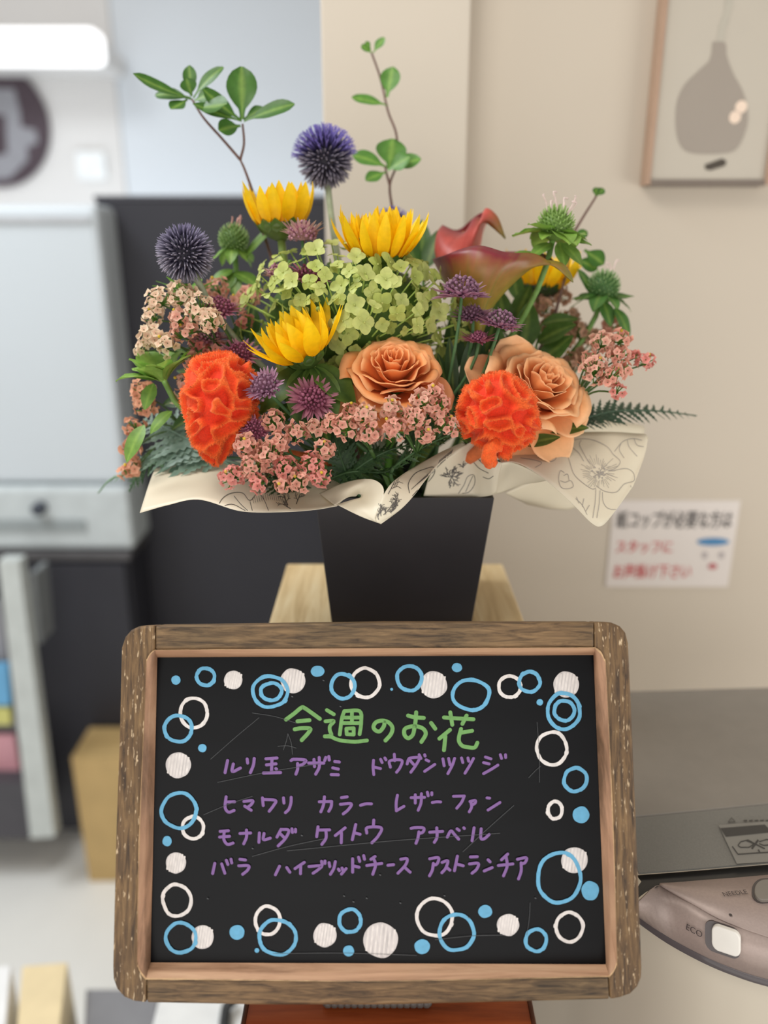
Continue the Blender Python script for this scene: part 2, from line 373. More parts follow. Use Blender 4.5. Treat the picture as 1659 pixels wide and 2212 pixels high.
NY = WY - 0.002
n00 = at_y(1308, 1268, NY); n11 = at_y(1600, 1082, NY)
nt_ = thing('wall_notice', 'white printed notice with black and red writing taped to the right wall', 'notice', Vector(((n00.x + n11.x) / 2, WY, n00.z)))
mb = MB(); mb.add(*box((n00.x, NY, n00.z), (n11.x, WY - 0.0004, n11.z))); sheet = mb.build('sheet', plain('white_notice_paper', (224, 216, 210), 0.35, 0.01), nt_, smooth=False)
XD = Vector((1, 0, 0)); ZD = Vector((0, 0, 1)); E = Vector((0, -0.0006, 0))
def wlen(n): return n * at_y(1450, 1150, NY).y / 0.949 / F * 1.02
M_ik = plain('black_notice_ink', (52, 48, 50), .5); M_rd = plain('red_notice_ink', (200, 62, 68), .5); M_bl = plain('blue_notice_ink', (70, 132, 180), .5)
text_mesh('紙コップが必要な方は', wlen(26), at_y(1330, 1137, NY) + E, XD * 0.95, ZD * 1.6, M_ik, sheet, 'black_writing', 'black writing across the top', bold=0.00014)
text_mesh('スタッフに', wlen(25), at_y(1328, 1192, NY) + E, XD, ZD * 1.3, M_rd, sheet, 'red_writing', 'red writing', bold=0.00014)
text_mesh('お声掛け下さい', wlen(24.5), at_y(1322, 1246, NY) + E, XD, ZD * 1.45, M_rd, sheet, 'red_writing', 'red writing', bold=0.00014)
def disc_on_wall(px, py, rx, ry, m, nm, lab):
    c = at_y(px, py, NY) + E; mb = MB(); mb.add([c + Vector((cos(k * pi / 12) * wlen(rx), 0, sin(k * pi / 12) * wlen(ry))) for k in range(24)], [tuple(range(24))])
    mb.build(nm, m, sheet, smooth=False, label=lab)
disc_on_wall(1540, 1170, 35, 9, M_bl, 'printed_cap', 'blue printed cap shape')
for x in (1522, 1558): disc_on_wall(x, 1199, 6, 8, plain('pale_grey_print', (176, 168, 168), .5), 'printed_eye', 'pale grey printed eye')
disc_on_wall(1539, 1223, 10, 7, plain('dull_red_print', (186, 104, 108), .5), 'printed_mouth', 'red printed mouth')

# ---------------- left foreground clutter standing on the floor
M_card = plain('brown_cardboard', (196, 166, 112), 0.7, 0.06, 20.0)
b0 = at_z(192, 1905, 0.0); by = b0.y; bt = at_y(150, 1640, by)
bx = thing('cardboard_box', 'tall closed cardboard box on the floor behind the chalkboard', 'box', Vector((b0.x + 0.13, by + 0.1, 0)))
bdep = min(at_z(205, 1552, bt.z).y, 1.478) - by
mb = MB(); mb.add(*box((b0.x, by, 0), (b0.x + 0.26, by + bdep, bt.z - 0.002))); mb.build('body', M_card, bx, bevel=0.003, smooth=False)
for k in range(2):
    y0 = by + k * bdep / 2 + .001
    mb = MB(); mb.add(*box((b0.x, y0, bt.z - 0.002 + .0005), (b0.x + 0.26, y0 + bdep / 2 - 0.003, bt.z + 0.002))); mb.build('flap', M_card, bx, smooth=False)

M_rack = plain('pale_grey_rack', (196, 202, 200), 0.45)
RY = 1.33
rk = thing('magazine_rack', 'pale grey magazine rack with a sloping side panel at the left edge', 'rack', at_z(60, 1800, 0))
def sheet_px(poly, y0, y1, thick, m, nm, parent=None, label=None):
    """Upright slab: picture outline at distance y0, given a real thickness going back."""
    mb = MB(); mb.add(*prism([at_y(x, y, y0) for x, y in poly], Vector((0, thick, 0)))); return mb.build(nm, m, parent, smooth=False, label=label)
sheet_px([(-4, 1212), (40, 1212), (118, 1808), (66, 1812)], RY, 0, 0.03, M_rack, 'side_panel', rk)
sheet_px([(62, 1240), (76, 1240), (90, 1390), (82, 1392)], RY + 0.031, 0, 0.06, plain('grey_rack_bracket', (122, 126, 128), .5), 'bracket', rk)
sheet_px([(-230, 1690), (52, 1690), (66, 1812), (-230, 1812)], RY + 0.031, 0, 0.09, plain('dark_grey_shelf', (70, 68, 74), .5), 'lower_shelf', rk)
sheet_px([(-230, 1300), (-2, 1300), (58, 1690), (-230, 1690)], RY + 0.105, 0, 0.012, plain('grey_rack_back', (150, 150, 156), .5), 'back_panel', rk)
for poly, c, lab, nm in (([(-150, 1436), (16, 1436), (22, 1524), (-150, 1524)], (104, 170, 214), 'blue booklet at the top of the magazine rack', 'booklet'),
                     ([(-150, 1530), (20, 1530), (24, 1566), (-150, 1566)], (206, 202, 120), 'yellow booklet below the blue one in the rack', 'booklet'),
                     ([(-150, 1592), (30, 1592), (46, 1686), (-150, 1686)], (206, 150, 160), 'pink booklet low in the magazine rack', 'booklet')):
    cx = at_y((poly[0][0] + poly[1][0]) / 2, poly[2][1], RY + 0.07)
    t = thing(nm, lab, 'booklet', cx, 'booklets in the magazine rack')
    sheet_px(poly, RY + 0.07, 0, 0.012, plain(lab.split()[0] + '_booklet_cover', c, .4, .12, 12.0), 'cover', t)
    q = [(poly[0][0], poly[0][1] + 4), (poly[1][0] - 3, poly[1][1] + 4), (poly[2][0] - 3, poly[2][1] - 1), (poly[3][0], poly[3][1] - 1)]
    sheet_px(q, RY + 0.0825, 0, 0.008, plain('white_booklet_pages', (226, 226, 222), .6), 'pages', t)

def block_px(top_poly, z, h, m, name, label, cat, bevel=0.002):
    pts = [at_z(x, y, z) for x, y in top_poly]
    c = sum(pts, Vector()) / len(pts); mb = MB(); mb.add(*prism(pts, Vector((0, 0, -h))))
    o = mb.build(name, m, None, Vector((c.x, c.y, z - h)), smooth=False, bevel=bevel, remesh_normals=True); return tag(o, label, cat)
block_px([(-90, 2092), (24, 2084), (2, 2330), (-130, 2330)], 0.36, 0.36, plain('bright_white_board', (250, 250, 250), .4), 'white_carton', 'white carton at the bottom left corner, left of the tan one', 'carton')
block_px([(48, 2086), (146, 2078), (116, 2330), (26, 2330)], 0.355, 0.355, plain('tan_board', (240, 220, 176), .5), 'tan_carton', 'pale tan carton in the bottom left corner', 'carton')
block_px([(185, 2136), (345, 2136), (320, 2330), (178, 2330)], 0.30, 0.30, plain('grey_plastic_crate', (140, 140, 144), .4, .05), 'grey_bin', 'grey bin at the bottom, right of the tan carton', 'bin')
block_px([(345, 2150), (575, 2150), (575, 2330), (300, 2330)], 0.45, 0.45, plain('white_plastic_case', (236, 238, 238), .4), 'white_case', 'white case under the left half of the chalkboard', 'case')
mb = MB(); mb.add(*tube(catmull([at_z(505, 2160, 0.465), at_z(492, 2172, 0.465), at_z(487, 2190, 0.46), at_z(484, 2240, 0.458), at_z(500, 2300, 0.456)], 16), 0.0065, n=8))
tag(mb.build('black_cable', plain('black_rubber', (40, 42, 44), .5), None, at_z(488, 2200, 0.45)), 'black cable lying on the white case', 'cable')

# ---------------- counter that carries everything, pot plinth, chalkboard plinth
TZ = 0.60
ct = slab((-0.075, 0.20, TZ - 0.03), (1.25, WY - 0.002, TZ), 'counter', M_counter, 0.002); ct['kind'] = 'structure'
ct.name = 'counter'; tag(ct, 'grey counter top under the chalkboard stand and the appliance', 'counter'); del ct['kind']
BZ = CAM.z - 0.29
bw0 = at_z(620, 1217, BZ); bw1 = at_z(1086, 1217, BZ); bf = at_z(578, 1342, BZ)
M_ash = wood('pale_ash_wood', (206, 174, 122), (232, 204, 154), (244, 222, 178), 'y', 90.0, rough=0.5, bump=0.15)
blk = thing('wooden_plinth', 'pale wooden plinth under the black flower pot', 'plinth', Vector(((bw0.x + bw1.x) / 2, 0.64, TZ)))
mb = MB(); mb.add(*box((bw0.x, 0.545, BZ - 0.018), (bw1.x, bw0.y, BZ))); mb.build('top_board', M_ash, blk, bevel=0.002, smooth=False)
mb = MB(); mb.add(*box((bw0.x + 0.004, 0.55, TZ), (bw0.x + 0.02, bw0.y - 0.004, BZ - 0.0185))); mb.build('side_board', M_ash, blk, smooth=False)
mb = MB(); mb.add(*box((bw1.x - 0.02, 0.55, TZ), (bw1.x - 0.004, bw0.y - 0.004, BZ - 0.0185))); mb.build('side_board', M_ash, blk, smooth=False)
mb = MB(); mb.add(*box((bw0.x + 0.0205, 0.55, TZ), (bw1.x - 0.0205, 0.562, BZ - 0.0185))); mb.build('front_board', M_ash, blk, smooth=False)

# chalkboard plane
B1 = P(262, 1350, .508); B2 = P(1358, 1343, .508); B3 = P(815, 2160, .485)
BA = (B2 - B1).normalized(); BN = BA.cross(B3 - B1).normalized()
if BN.dot(FW) > 0: BN = -BN
BB = BN.cross(BA)                              # BA right, BB up, BN toward the viewer
def bpt(px, py, n=0.0):
    r = ray(px, py); o = B1 + BN * n
    return CAM + r * ((o - CAM).dot(BN) / r.dot(BN))
SZ = P(815, 2160, .485).z - 0.012
M_cherry = wood('cherry_red_wood', (120, 52, 22), (160, 74, 34), (184, 94, 46), 'x', 70.0, rough=0.35, bump=0.08)
M_cherryd = wood('dark_cherry_edge', (70, 38, 24), (88, 48, 30), (104, 60, 40), 'y', 70.0, rough=0.4, bump=0.08)
q0 = at_z(527, 2176, SZ); q1 = at_z(1151, 2176, SZ)
st = thing('wooden_stand', 'reddish-brown wooden stand under the chalkboard', 'stand', Vector(((q0.x + q1.x) / 2, q0.y, TZ)))
ew = PXL(9, .48)
mb = MB(); mb.add(*box((q0.x + ew + .0003, 0.27, SZ - 0.015), (q1.x - ew - .0003, q0.y + 0.05, SZ))); mb.build('top_board', M_cherry, st, smooth=False)
for x0, x1 in ((q0.x, q0.x + ew), (q1.x - ew, q1.x)):
    mb = MB(); mb.add(*box((x0, 0.27, SZ - 0.02), (x1, q0.y + 0.05, SZ + 0.002))); mb.build('edge_strip', M_cherryd, st, bevel=0.001, smooth=False)
    mb = MB(); mb.add(*box((x0 + .0005, 0.272, TZ), (x1 + .004 if x0 == q0.x else x1 - .0005, q0.y + 0.048, SZ - 0.0203))); mb.build('side_board', M_cherryd, st, smooth=False)
mb = MB(); mb.add(*box((q0.x + .02, 0.275, TZ), (q1.x - .02, 0.285, SZ - 0.0155))); mb.build('front_board', M_cherry, st, smooth=False)
# ridged grey strip lying on the stand
s0 = at_z(702, 2170, SZ); s1 = at_z(928, 2170, SZ); mb = MB()
npp = 16
for k in range(npp):
    c = s0 + (s1 - s0) * ((k + .5) / npp) + Vector((0, 0, 0.0035)); mb.add(*ball(c, 0.0035, 6, 10, (1.15, 1.4, 1)))
mb.add(*box((s0.x, s0.y, SZ + .0003), (s1.x, s0.y + 0.008, SZ + 0.0025)))
tag(mb.build('ridged_strip', plain('dark_grey_plastic', (92, 88, 84), .4), None, Vector(((s0.x + s1.x) / 2, s0.y, SZ))), 'thin ridged grey strip lying on the red-brown stand below the chalkboard', 'strip')
# ------------------------------------------------------------------ chalkboard
FN = 0.012                                     # frame face stands this far in front of the panel
bb0 = bpt(815, 2160, -0.004)
board = thing('chalkboard', 'wood-framed black chalkboard with green and purple handwriting and drawn bubbles', 'chalkboard', Vector((bb0.x, bb0.y, SZ)))
M_fr_h = wood('worn_brown_wood_rail', (58, 42, 26), (112, 87, 58), (144, 114, 78), 'x', 420.0, 0.0, bump=0.5, patch=(0.72, 0.76, 0.78), rough=0.6)
M_fr_v = wood('worn_brown_wood_stile', (60, 43, 27), (110, 84, 54), (142, 112, 74), 'yz', 420.0, 0.085, bump=0.6, patch=(0.8, 0.78, 0.76), rough=0.6)
M_bev_h = wood('bare_wood_bevel_rail', (150, 112, 84), (190, 148, 116), (208, 168, 134), 'x', 90.0, 0.0, bump=0.25, rough=0.6)
M_bev_v = wood('bare_wood_bevel_stile', (120, 92, 70), (186, 144, 114), (208, 168, 134), 'yz', 90.0, 0.0, bump=0.3, rough=0.6, patch=(.74, .72, .70))
M_worn = plain('pale_worn_wood', (206, 170, 128), .7, .15, 300.)
M_slate = plain('black_chalkboard_paint', (9, 10, 13), 0.34, 0.2, 8.0, spec=0.16, stretch=(1, 6, 6))
def arc_px(c, r, a0, a1, n=7):
    return [(c[0] + r * cos(radians(a0 + (a1 - a0) * k / n)), c[1] - r * sin(radians(a0 + (a1 - a0) * k / n))) for k in range(n + 1)]
# face outlines (full-frame pixels on the board's own plane)
left_out = [(335, 1351)] + [(300, 1353), (283, 1361), (270, 1376), (262, 1400)] + [(258, 1560), (250, 1800), (246, 1960), (243, 2090), (244, 2115), (252, 2138), (268, 2155), (290, 2164), (316, 2167)]
left_in = [(316, 2113), (306, 2101), (299, 2085), (297, 2060), (302, 1800), (312, 1560), (316, 1440), (319, 1424), (326, 1412), (335, 1404)]
right_out = [(1284, 1344), (1322, 1345), (1340, 1353), (1352, 1367), (1358, 1390), (1364, 1520), (1374, 1760), (1382, 1960), (1387, 2090), (1386, 2112), (1378, 2132), (1362, 2148), (1340, 2156), (1318, 2160)]
right_in = [(1315, 2108), (1325, 2096), (1331, 2080), (1332, 2060), (1324, 1800), (1314, 1560), (1308, 1440), (1304, 1424), (1297, 1410), (1284, 1399)]
top_face = [(335.8, 1351), (560, 1348), (830, 1344), (1283.2, 1344), (1283.2, 1399), (830, 1400), (560, 1402), (335.8, 1404)]
bot_face = [(316.8, 2113), (560, 2116), (830, 2118), (1314.2, 2109), (1317.2, 2160), (830, 2172), (560, 2172), (316.8, 2167)]
PT = dict(tl=(340, 1420), tr=(1282, 1415), br=(1309, 2083), bl=(325, 2079))
def frame_piece(name, poly, m, label=None):
    mb = MB(); fr = [bpt(x, y, FN) for x, y in poly]
    mb.add(*prism(fr, -BN * (FN + 0.006))); return mb.build(name, m, board, smooth=False, bevel=0.0014, remesh_normals=True, label=label)
def bevel_strip(face_pts, panel_pts, m, parent):
    n = 90; a = catmull([bpt(x, y, FN - 0.0003) for x, y in face_pts], n); b = catmull([bpt(x, y, 0.0006) for x, y in panel_pts], n)
    mb = MB(); mid = [(p + q) / 2 + BN * 0.0016 for p, q in zip(a, b)]
    mb.add(a + mid + b, grid_faces(3, n)); o = mb.build('inner_bevel', m, parent, smooth=False, label='bare pinkish wood bevel')
    mb = MB(); prev = None
    for i in range(n):
        w_ = .0009 * (.35 + 1.1 * abs(noise.noise(a[i] * 90))); q = a[i] + BN * .0007
        cur = [q - (b[i] - a[i]).normalized() * w_, q + (b[i] - a[i]).normalized() * w_]
        if prev: mb.add([prev[0], cur[0], cur[1], prev[1]], [(0, 1, 2, 3)])
        prev = cur
    mb.build('worn_edge', M_worn, o, smooth=False, label='pale worn edge')
sl = frame_piece('frame_stile', left_out + left_in, M_fr_v); sr = frame_piece('frame_stile', right_out + right_in, M_fr_v)
rt_ = frame_piece('frame_rail', top_face, M_fr_h); rb = frame_piece('frame_rail', bot_face, M_fr_h)
def lerp2(a, b, n): return [(a[0] + (b[0] - a[0]) * k / (n - 1), a[1] + (b[1] - a[1]) * k / (n - 1)) for k in range(n)]
bevel_strip(left_in[::-1], lerp2(PT['tl'], PT['bl'], 10), M_bev_v, sl)
bevel_strip(right_in[::-1], lerp2(PT['tr'], PT['br'], 10), M_bev_v, sr)
bevel_strip([(335, 1404), (560, 1402), (830, 1400), (1284, 1399)], lerp2(PT['tl'], PT['tr'], 4), M_bev_h, rt_)
bevel_strip([(316, 2113), (560, 2116), (830, 2118), (1315, 2108)], lerp2(PT['bl'], PT['br'], 4), M_bev_h, rb)
mb = MB(); pp = [bpt(x, y, 0.0) for x, y in ((332, 1410), (1292, 1406), (1318, 2092), (316, 2088))]
mb.add(*prism(pp, -BN * 0.004)); panel = mb.build('writing_panel', M_slate, board, smooth=False, remesh_normals=True)
mb = MB(); ba = bpt(780, 1440, -0.007); bb_ = bpt(880, 1440, -0.007); bc = Vector((bb_.x, ba.y + .055, SZ)); bd = Vector((ba.x, ba.y + .055, SZ))
mb.add(*prism([ba, bb_, bc, bd], Vector((0, 0.004, 0.001)))); mb.build('easel_leg', M_fr_v, board, smooth=False, remesh_normals=True)

M_pw = plain('white_marker_paint', (224, 218, 214), 0.6, 0.12, 500.0, stretch=(1, 1, .3))
M_pwf = plain('white_marker_scribble', (206, 200, 198), 0.6, 0.16, 420.0, stretch=(1, .25, .25))
M_pb = plain('sky_blue_marker_paint', (102, 172, 208), 0.6, 0.08, 300.0)
M_pg = plain('green_marker_paint', (108, 158, 88), 0.6, 0.12, 300.0)
M_pp = plain('purple_marker_paint', (128, 92, 152), 0.6, 0.06, 300.0)
lay = [0]
def ink():
    lay[0] += 1; return 0.0004 + lay[0] * 2.0e-6
def ribbon(mb, px, width, closed=False, smooth=True, h=None, wob=0.0):
    """Painted stroke of the given width (pixels) along px, with round ends."""
    h = ink() if h is None else h
    pts = [Vector((x, y, 0)) for x, y in px]
    if closed: pts = pts + [pts[0]]
    if smooth and len(pts) > 2 and not closed: pts = catmull(pts, (len(pts) - 1) * 5 + 1)
    n = len(pts); L_, R_ = [], []; r = width / 2
    for i in range(n):
        if closed: t = pts[(i + 1) % (n - 1)] - pts[(i - 1) % (n - 1)]
        else: t = pts[min(i + 1, n - 1)] - pts[max(i - 1, 0)]
        t = t.normalized() if t.length > 1e-6 else Vector((1, 0, 0)); s = Vector((-t.y, t.x, 0))
        k = r * (1 + wob * noise.noise(Vector((i * .7, lay[0] * 3.1, 0))))
        L_.append(pts[i] + s * k); R_.append(pts[i] - s * k)
    v = []
    for a, b in zip(L_, R_): v += [a, b]
    f = [(2 * i, 2 * i + 1, 2 * i + 3, 2 * i + 2) for i in range(n - 1)]
    if not closed:
        for e, d0 in ((0, pts[0] - pts[1]), (n - 1, pts[-1] - pts[-2])):
            d0 = d0.normalized(); s = Vector((-d0.y, d0.x, 0)); k0 = len(v)
            cap = [pts[e] + s * (r * cos(a)) + d0 * (r * sin(a)) for a in [pi * q / 8 for q in range(9)]]
            v += cap; f.append(tuple(range(k0, k0 + 9)))
    mb.add([bpt(p.x, p.y, h) for p in v], f)
def ring_pts(cx, cy, rx, ry, n=40, wob=0.03, seed=0):
    return [(cx + rx * cos(2 * pi * k / n) * (1 + wob * noise.noise(Vector((cos(2 * pi * k / n) * 1.2, sin(2 * pi * k / n) * 1.2, seed)))),
             cy + ry * sin(2 * pi * k / n) * (1 + wob * noise.noise(Vector((cos(2 * pi * k / n) * 1.2, sin(2 * pi * k / n) * 1.2, seed + 50))))) for k in range(n)]
CIRC = [
 'wf 504 1469 20 20','wf 633 1471 27 27','wf 937 1479 29 29','wf 1223 1479 28 28','wf 385 1653 27 28','wf 380 1864 22 23','wf 438 2024 24 26','wf 702 2020 25 26','wf 822 2031 38 38','wf 1097 1998 24 24','wf 1241 1858 29 28',
 'wr 789 1475 31 32','wr 1101 1483 24 24','wr 419 1540 30 33','wr 417 1788 23 25','wr 382 1945 31 35','wr 578 1988 27 31','wr 939 1981 39 41','wr 1230 2003 30 32','wr 1192 1616 33 36','wr 1199 1750 16 19',
 'bf 380 1469 10 10','bf 686 1450 15 12','bf 846 1489 3 3','bf 987 1442 11 10','bf 1166 1517 7 7','bf 437 1616 9 9','bf 361 1817 10 11','bf 512 2014 16 16','bf 555 2053 5 5','bf 753 2054 12 12','bf 912 2045 17 16','bf 1048 1969 15 14','bf 1255 1760 18 18','bf 1275 1924 19 21',
 'br 444 1462 20 19','br 584 1494 39 34','br 586 1494 23 19','br 741 1482 26 27','br 884 1465 27 27','br 1017 1501 40 33','br 1144 1473 23 22','br 1218 1536 35 39','br 1219 1535 22 22','br 385 1574 30 29','br 387 1751 38 38','br 391 2026 33 33','br 599 2025 40 38','br 756 1989 24 25','br 986 2014 38 39','br 1158 2031 23 24','br 1243 1684 25 26','br 1208 1896 46 55']
for q, s in enumerate(CIRC):
    k, cx, cy, rx, ry = s.split(); cx, cy, rx, ry = map(float, (cx, cy, rx, ry)); mb = MB()
    white = k[0] == 'w'
    if k[1] == 'r':
        ribbon(mb, ring_pts(cx, cy, rx - .5, ry - .5, wob=0.10, seed=q), 7.6 if white else 8.2, closed=True, wob=0.25)
        a = random.uniform(0, 2 * pi); px_ = (cx + rx * cos(a), cy + ry * sin(a)); ribbon(mb, [px_, (px_[0] - 3 * sin(a), px_[1] + 3 * cos(a))], 9.0)
        mb.build('painted_bubble', M_pw if white else M_pb, panel, smooth=False, label='white ring bubble' if white else 'sky blue ring bubble')
    else:
        h = ink(); mb.add([bpt(x, y, h) for x, y in ring_pts(cx, cy, rx, ry, wob=0.08, seed=q)], [tuple(range(40))])
        if white and rx > 15:
            ribbon(mb, ring_pts(cx, cy, rx - 2, ry - 2, wob=.08, seed=q), 4, closed=True)
        o = mb.build('painted_bubble', M_pwf if white else M_pb, panel, smooth=False, label='white filled bubble' if white else 'sky blue filled bubble')
        if white and rx > 15:                  # pen hatching
            m2 = MB(); nh = 7
            for j in range(nh):
                u = -0.75 + 1.5 * j / (nh - 1); w_ = sqrt(1 - u * u) * 0.85
                ribbon(m2, [(cx + u * rx + w_ * 4, cy - w_ * ry), (cx + u * rx - w_ * 4, cy + w_ * ry)], 4.2, smooth=False, wob=.3)
            m2.build('pen_hatching', M_pw, o, smooth=False)

Z1 = (590, 1500, 6.636); Z2 = (790, 1500, 5.027); Z3 = (460, 1690, 4.484); Z4 = (790, 1690, 4.484); Z7 = (440, 1620, 4.608)
def S_(txt):
    return [[tuple(map(float, p.split(','))) for p in st.split()] for st in txt.split('|')]
LINES = [
 ('green_heading', M_pg, 'green heading line', [
  (Z1, 8.6, '185,360 300,275 405,190 450,195 560,270 670,350|350,385 520,370|310,500 400,485 530,490 505,550 410,655'),
  (Z1, 8.0, '770,225 870,285|750,385 870,382 815,455 815,520 835,575 800,595 740,600|740,602 830,608 900,640 1000,665 1180,678 1345,660|1020,240 985,350 955,575|1020,240 1240,240 1262,400 1240,570|1000,332 1250,332|990,410 1250,410|1130,240 1130,410|1050,490 1155,485|1155,485 1155,575|1155,575 1055,570|1055,570 1050,490'),
  (Z2, 8.6, '205,305 195,350 150,402 100,385 85,345 115,300 180,285 250,305 290,360 275,430 215,500|460,230 530,248 630,255|548,195 542,280 530,360 510,440 460,475 420,435 430,370 530,345 620,370 652,430 605,515|710,310 755,372'),
  (Z2, 8.4, '850,250 980,260 1170,270|918,195 940,330|1095,230 1050,320|915,385 800,480|865,455 850,605|1035,375 1010,490 1045,555 1120,575 1185,575 1212,525|1040,415 1155,395')]),
 ('purple_writing', M_pp, 'first purple line', [
  (Z7, 6.6, '238,105 213,225|295,140 285,215 365,180|433,90 438,130|503,85 495,150 465,225|620,88 730,80|625,148 720,138|680,85 675,225|595,230 765,225|718,185 725,190|870,105 900,92 1015,102 990,140 955,155|935,135 935,190 918,240|1045,130 1195,130|1098,95 1103,165|1150,75 1150,170 1115,240|1215,75 1205,105|1245,65 1250,100|1305,115 1350,120|1285,178 1340,190|1270,245 1340,247'),
  (Z2, 6.2, '85,715 80,790 88,870|95,790 160,805|162,705 178,740|208,690 220,710|310,650 315,720|268,790 262,722 390,715 375,790 335,845|450,755 465,705 490,690 580,688 550,760 490,845|480,715 520,760|580,655 600,695|640,655 645,670|655,710 685,725|640,835 750,760|838,700 852,775|900,695 915,765|965,695 940,770 892,860|1040,690 1055,740|1110,690 1118,725|1170,695 1130,770 1078,855|1300,680 1360,700|1280,740 1340,755|1280,860 1360,815 1435,768|1462,655 1475,695|1518,655 1520,685')]),
 ('purple_writing', M_pp, 'second purple line', [
  (Z3, 6.4, '128,140 118,240 150,288 205,272|125,190 210,188|300,185 385,177 370,215 335,242|308,230 370,270|480,150 487,225|485,165 605,175 590,220 545,280|683,150 688,200|758,145 755,200 735,260 702,293|1030,188 1150,185|1150,185 1145,235 1122,280|1080,140 1070,220 1045,285|1245,148 1300,140|1235,212 1340,207 1310,265 1262,305|1430,222 1480,208 1535,208'),
  (Z4, 6.2, '307,125 295,200 297,275|297,275 370,232|440,148 570,145|480,120 480,200|540,110 535,200 508,270|597,95 605,130|640,100 640,120|645,195 690,188 725,190|850,135 955,132|955,132 930,190 882,250|1010,185 1060,175 1060,200 1030,220|1020,195 1025,240 1003,285|1175,150 1200,153|1185,268 1300,195')]),
 ('purple_writing', M_pp, 'third purple line', [
  (Z3, 6.4, '70,475 150,468|65,530 160,522|110,475 105,550 140,600 195,588|262,495 365,490|325,462 325,530 298,595|450,490 445,580|495,495 490,555 555,540|620,530 660,455|660,455 735,465 700,545 632,615|655,500 690,535|765,450 770,485|800,455 800,480|1018,430 1005,525|1020,462 1130,460|1095,470 1095,540 1055,600|1280,440 1230,480 1185,515|1245,490 1243,585|1383,408 1350,555|1375,490 1425,503|1558,365 1553,430|1490,490 1495,437 1630,440 1600,520 1540,585'),
  (Z4, 6.4, '440,445 480,438 560,442 555,480 520,495|515,480 505,540 487,590|620,483 745,475|688,440 690,530 665,580|790,530 825,470 860,505 900,550|885,450 905,465|950,440 955,447|1050,440 1030,565|1118,450 1115,540 1150,545 1195,505')]),
 ('purple_writing', M_pp, 'fourth purple line', [
  (Z3, 6.4, '18,785 -3,883|85,790 115,880|130,755 145,795|175,745 182,780|262,745 315,752|250,808 345,808 335,850 288,890|645,812 605,895|715,825 745,870|885,775 840,805 795,835|850,810 848,885|930,815 1050,808 1020,845 970,880|1052,765 1058,800|1085,762 1085,785|1125,778 1132,815|1185,768 1170,835 1138,890|1215,840 1225,855|1250,830 1258,850|1290,835 1245,888|1353,740 1353,870|1365,810 1415,822|1410,725 1422,765|1460,710 1468,745|1570,718 1530,745|1490,805 1635,785|1555,735 1575,800 1548,890'),
  (Z4, 6.4, '215,803 270,797|340,745 400,740 385,800 312,880|375,820 430,870|620,740 705,730 690,790 655,800|655,785 645,850 618,905|740,775 795,760 775,830 738,875|780,820 815,850|888,715 860,855|875,790 945,808|1015,722 1080,720|1005,790 1090,785 1075,840 1030,880|1185,750 1205,770|1148,858 1225,825|1375,695 1315,750|1285,805 1425,790|1360,720 1370,810 1335,905|1470,745 1555,730 1545,775 1510,790|1505,780 1505,860 1480,935')])]
for nm, m, lab, parts in LINES:
    mb = MB()
    for (ox, oy, sc), w_, t in parts:
        for st_ in S_(t): ribbon(mb, [(ox + x / sc, oy + y / sc) for x, y in st_], w_)
    mb.build(nm, m, panel, smooth=False, label=lab)
# fine scratches in the paint
M_scr = plain('pale_scratch', (84, 86, 88), .6)
for a, b in (((440, 1760), (545, 1720)), ((545, 1850), (700, 1812)), ((620, 1838), (1080, 1800)), ((1142, 1680), (1168, 1655)), ((1000, 1840), (1110, 1740)), ((455, 1640), (560, 1550)), ((545, 1540), (640, 1562)),
             ((940, 2030), (1090, 2020)), ((1145, 1950), (1138, 2020)), ((590, 2060), (900, 2064)), ((470, 1690), (690, 1650)), ((1160, 1560), (1165, 1690)), ((622, 1585), (612, 1620)), ((622, 1585), (632, 1630)), ((600, 1612), (640, 1616))):
    mb = MB(); ribbon(mb, [a, ((a[0] + b[0]) / 2 + 2, (a[1] + b[1]) / 2 - 3), b], 0.8); mb.build('scratch', M_scr, panel, smooth=False)
for _ in range(14):
    x, y = random.uniform(400, 1200), random.uniform(1900, 1960) if random.random() < .5 else random.uniform(1430, 2060); mb = MB(); ribbon(mb, [(x, y), (x + 2, y + 1)], 2.0); mb.build('paint_speck', M_scr, panel, smooth=False)

# ------------------------------------------------------------------ appliance with the grey lid
AZ = CAM.z - 0.405
M_cream = plain('cream_plastic', (214, 204, 186), 0.3, 0.01, 5.0)
M_lid = plain('warm_grey_lid_plastic', (138, 132, 124), 0.16, 0.03, 60.0)
M_lid2 = plain('grey_lid_front_plastic', (122, 120, 114), 0.42, 0.08, 900.0)
M_gap = plain('black_gasket', (36, 36, 36), 0.35)
M_taupe = plain('brushed_taupe_metal', (172, 154, 146), 0.4, 0.05, 700.0, metallic=0.15)
ap0 = at_z(1640, 2120, AZ)
app = thing('water_dispenser', 'cream electric appliance with a grey lid and taupe front panel, right of the chalkboard', 'appliance', Vector((ap0.x, ap0.y + 0.1, TZ)))
def az(px, py, dz=0.0): return at_z(px, py, AZ + dz)
bend = [az(1330, 1768), az(1500, 1752), az(1700, 1732), az(1900, 1715)]
rear = [Vector((az(1330, 1500).x, WY - 0.2, AZ)), Vector((az(1900, 1480).x, WY - .2, AZ))]
rear = [az(1310, 1494), az(1460, 1490), az(1680, 1484), az(1900, 1480)]
front = [az(1380, 1885, -.004), az(1500, 1876, -.004), az(1700, 1859, -.004), az(1880, 1847, -.004)]
def loft(curves, name, m, parent, n=24, label=None, solid=0.0, off=None):
    cs = [catmull(c, n) for c in curves]; mb = MB(); mb.add([p for c in cs for p in c], grid_faces(len(cs), n)); 
    return mb.build(name, m, parent, label=label, solid=solid)
lid = None
mb = MB(); cs = [catmull(c, 16) for c in (rear, bend)]
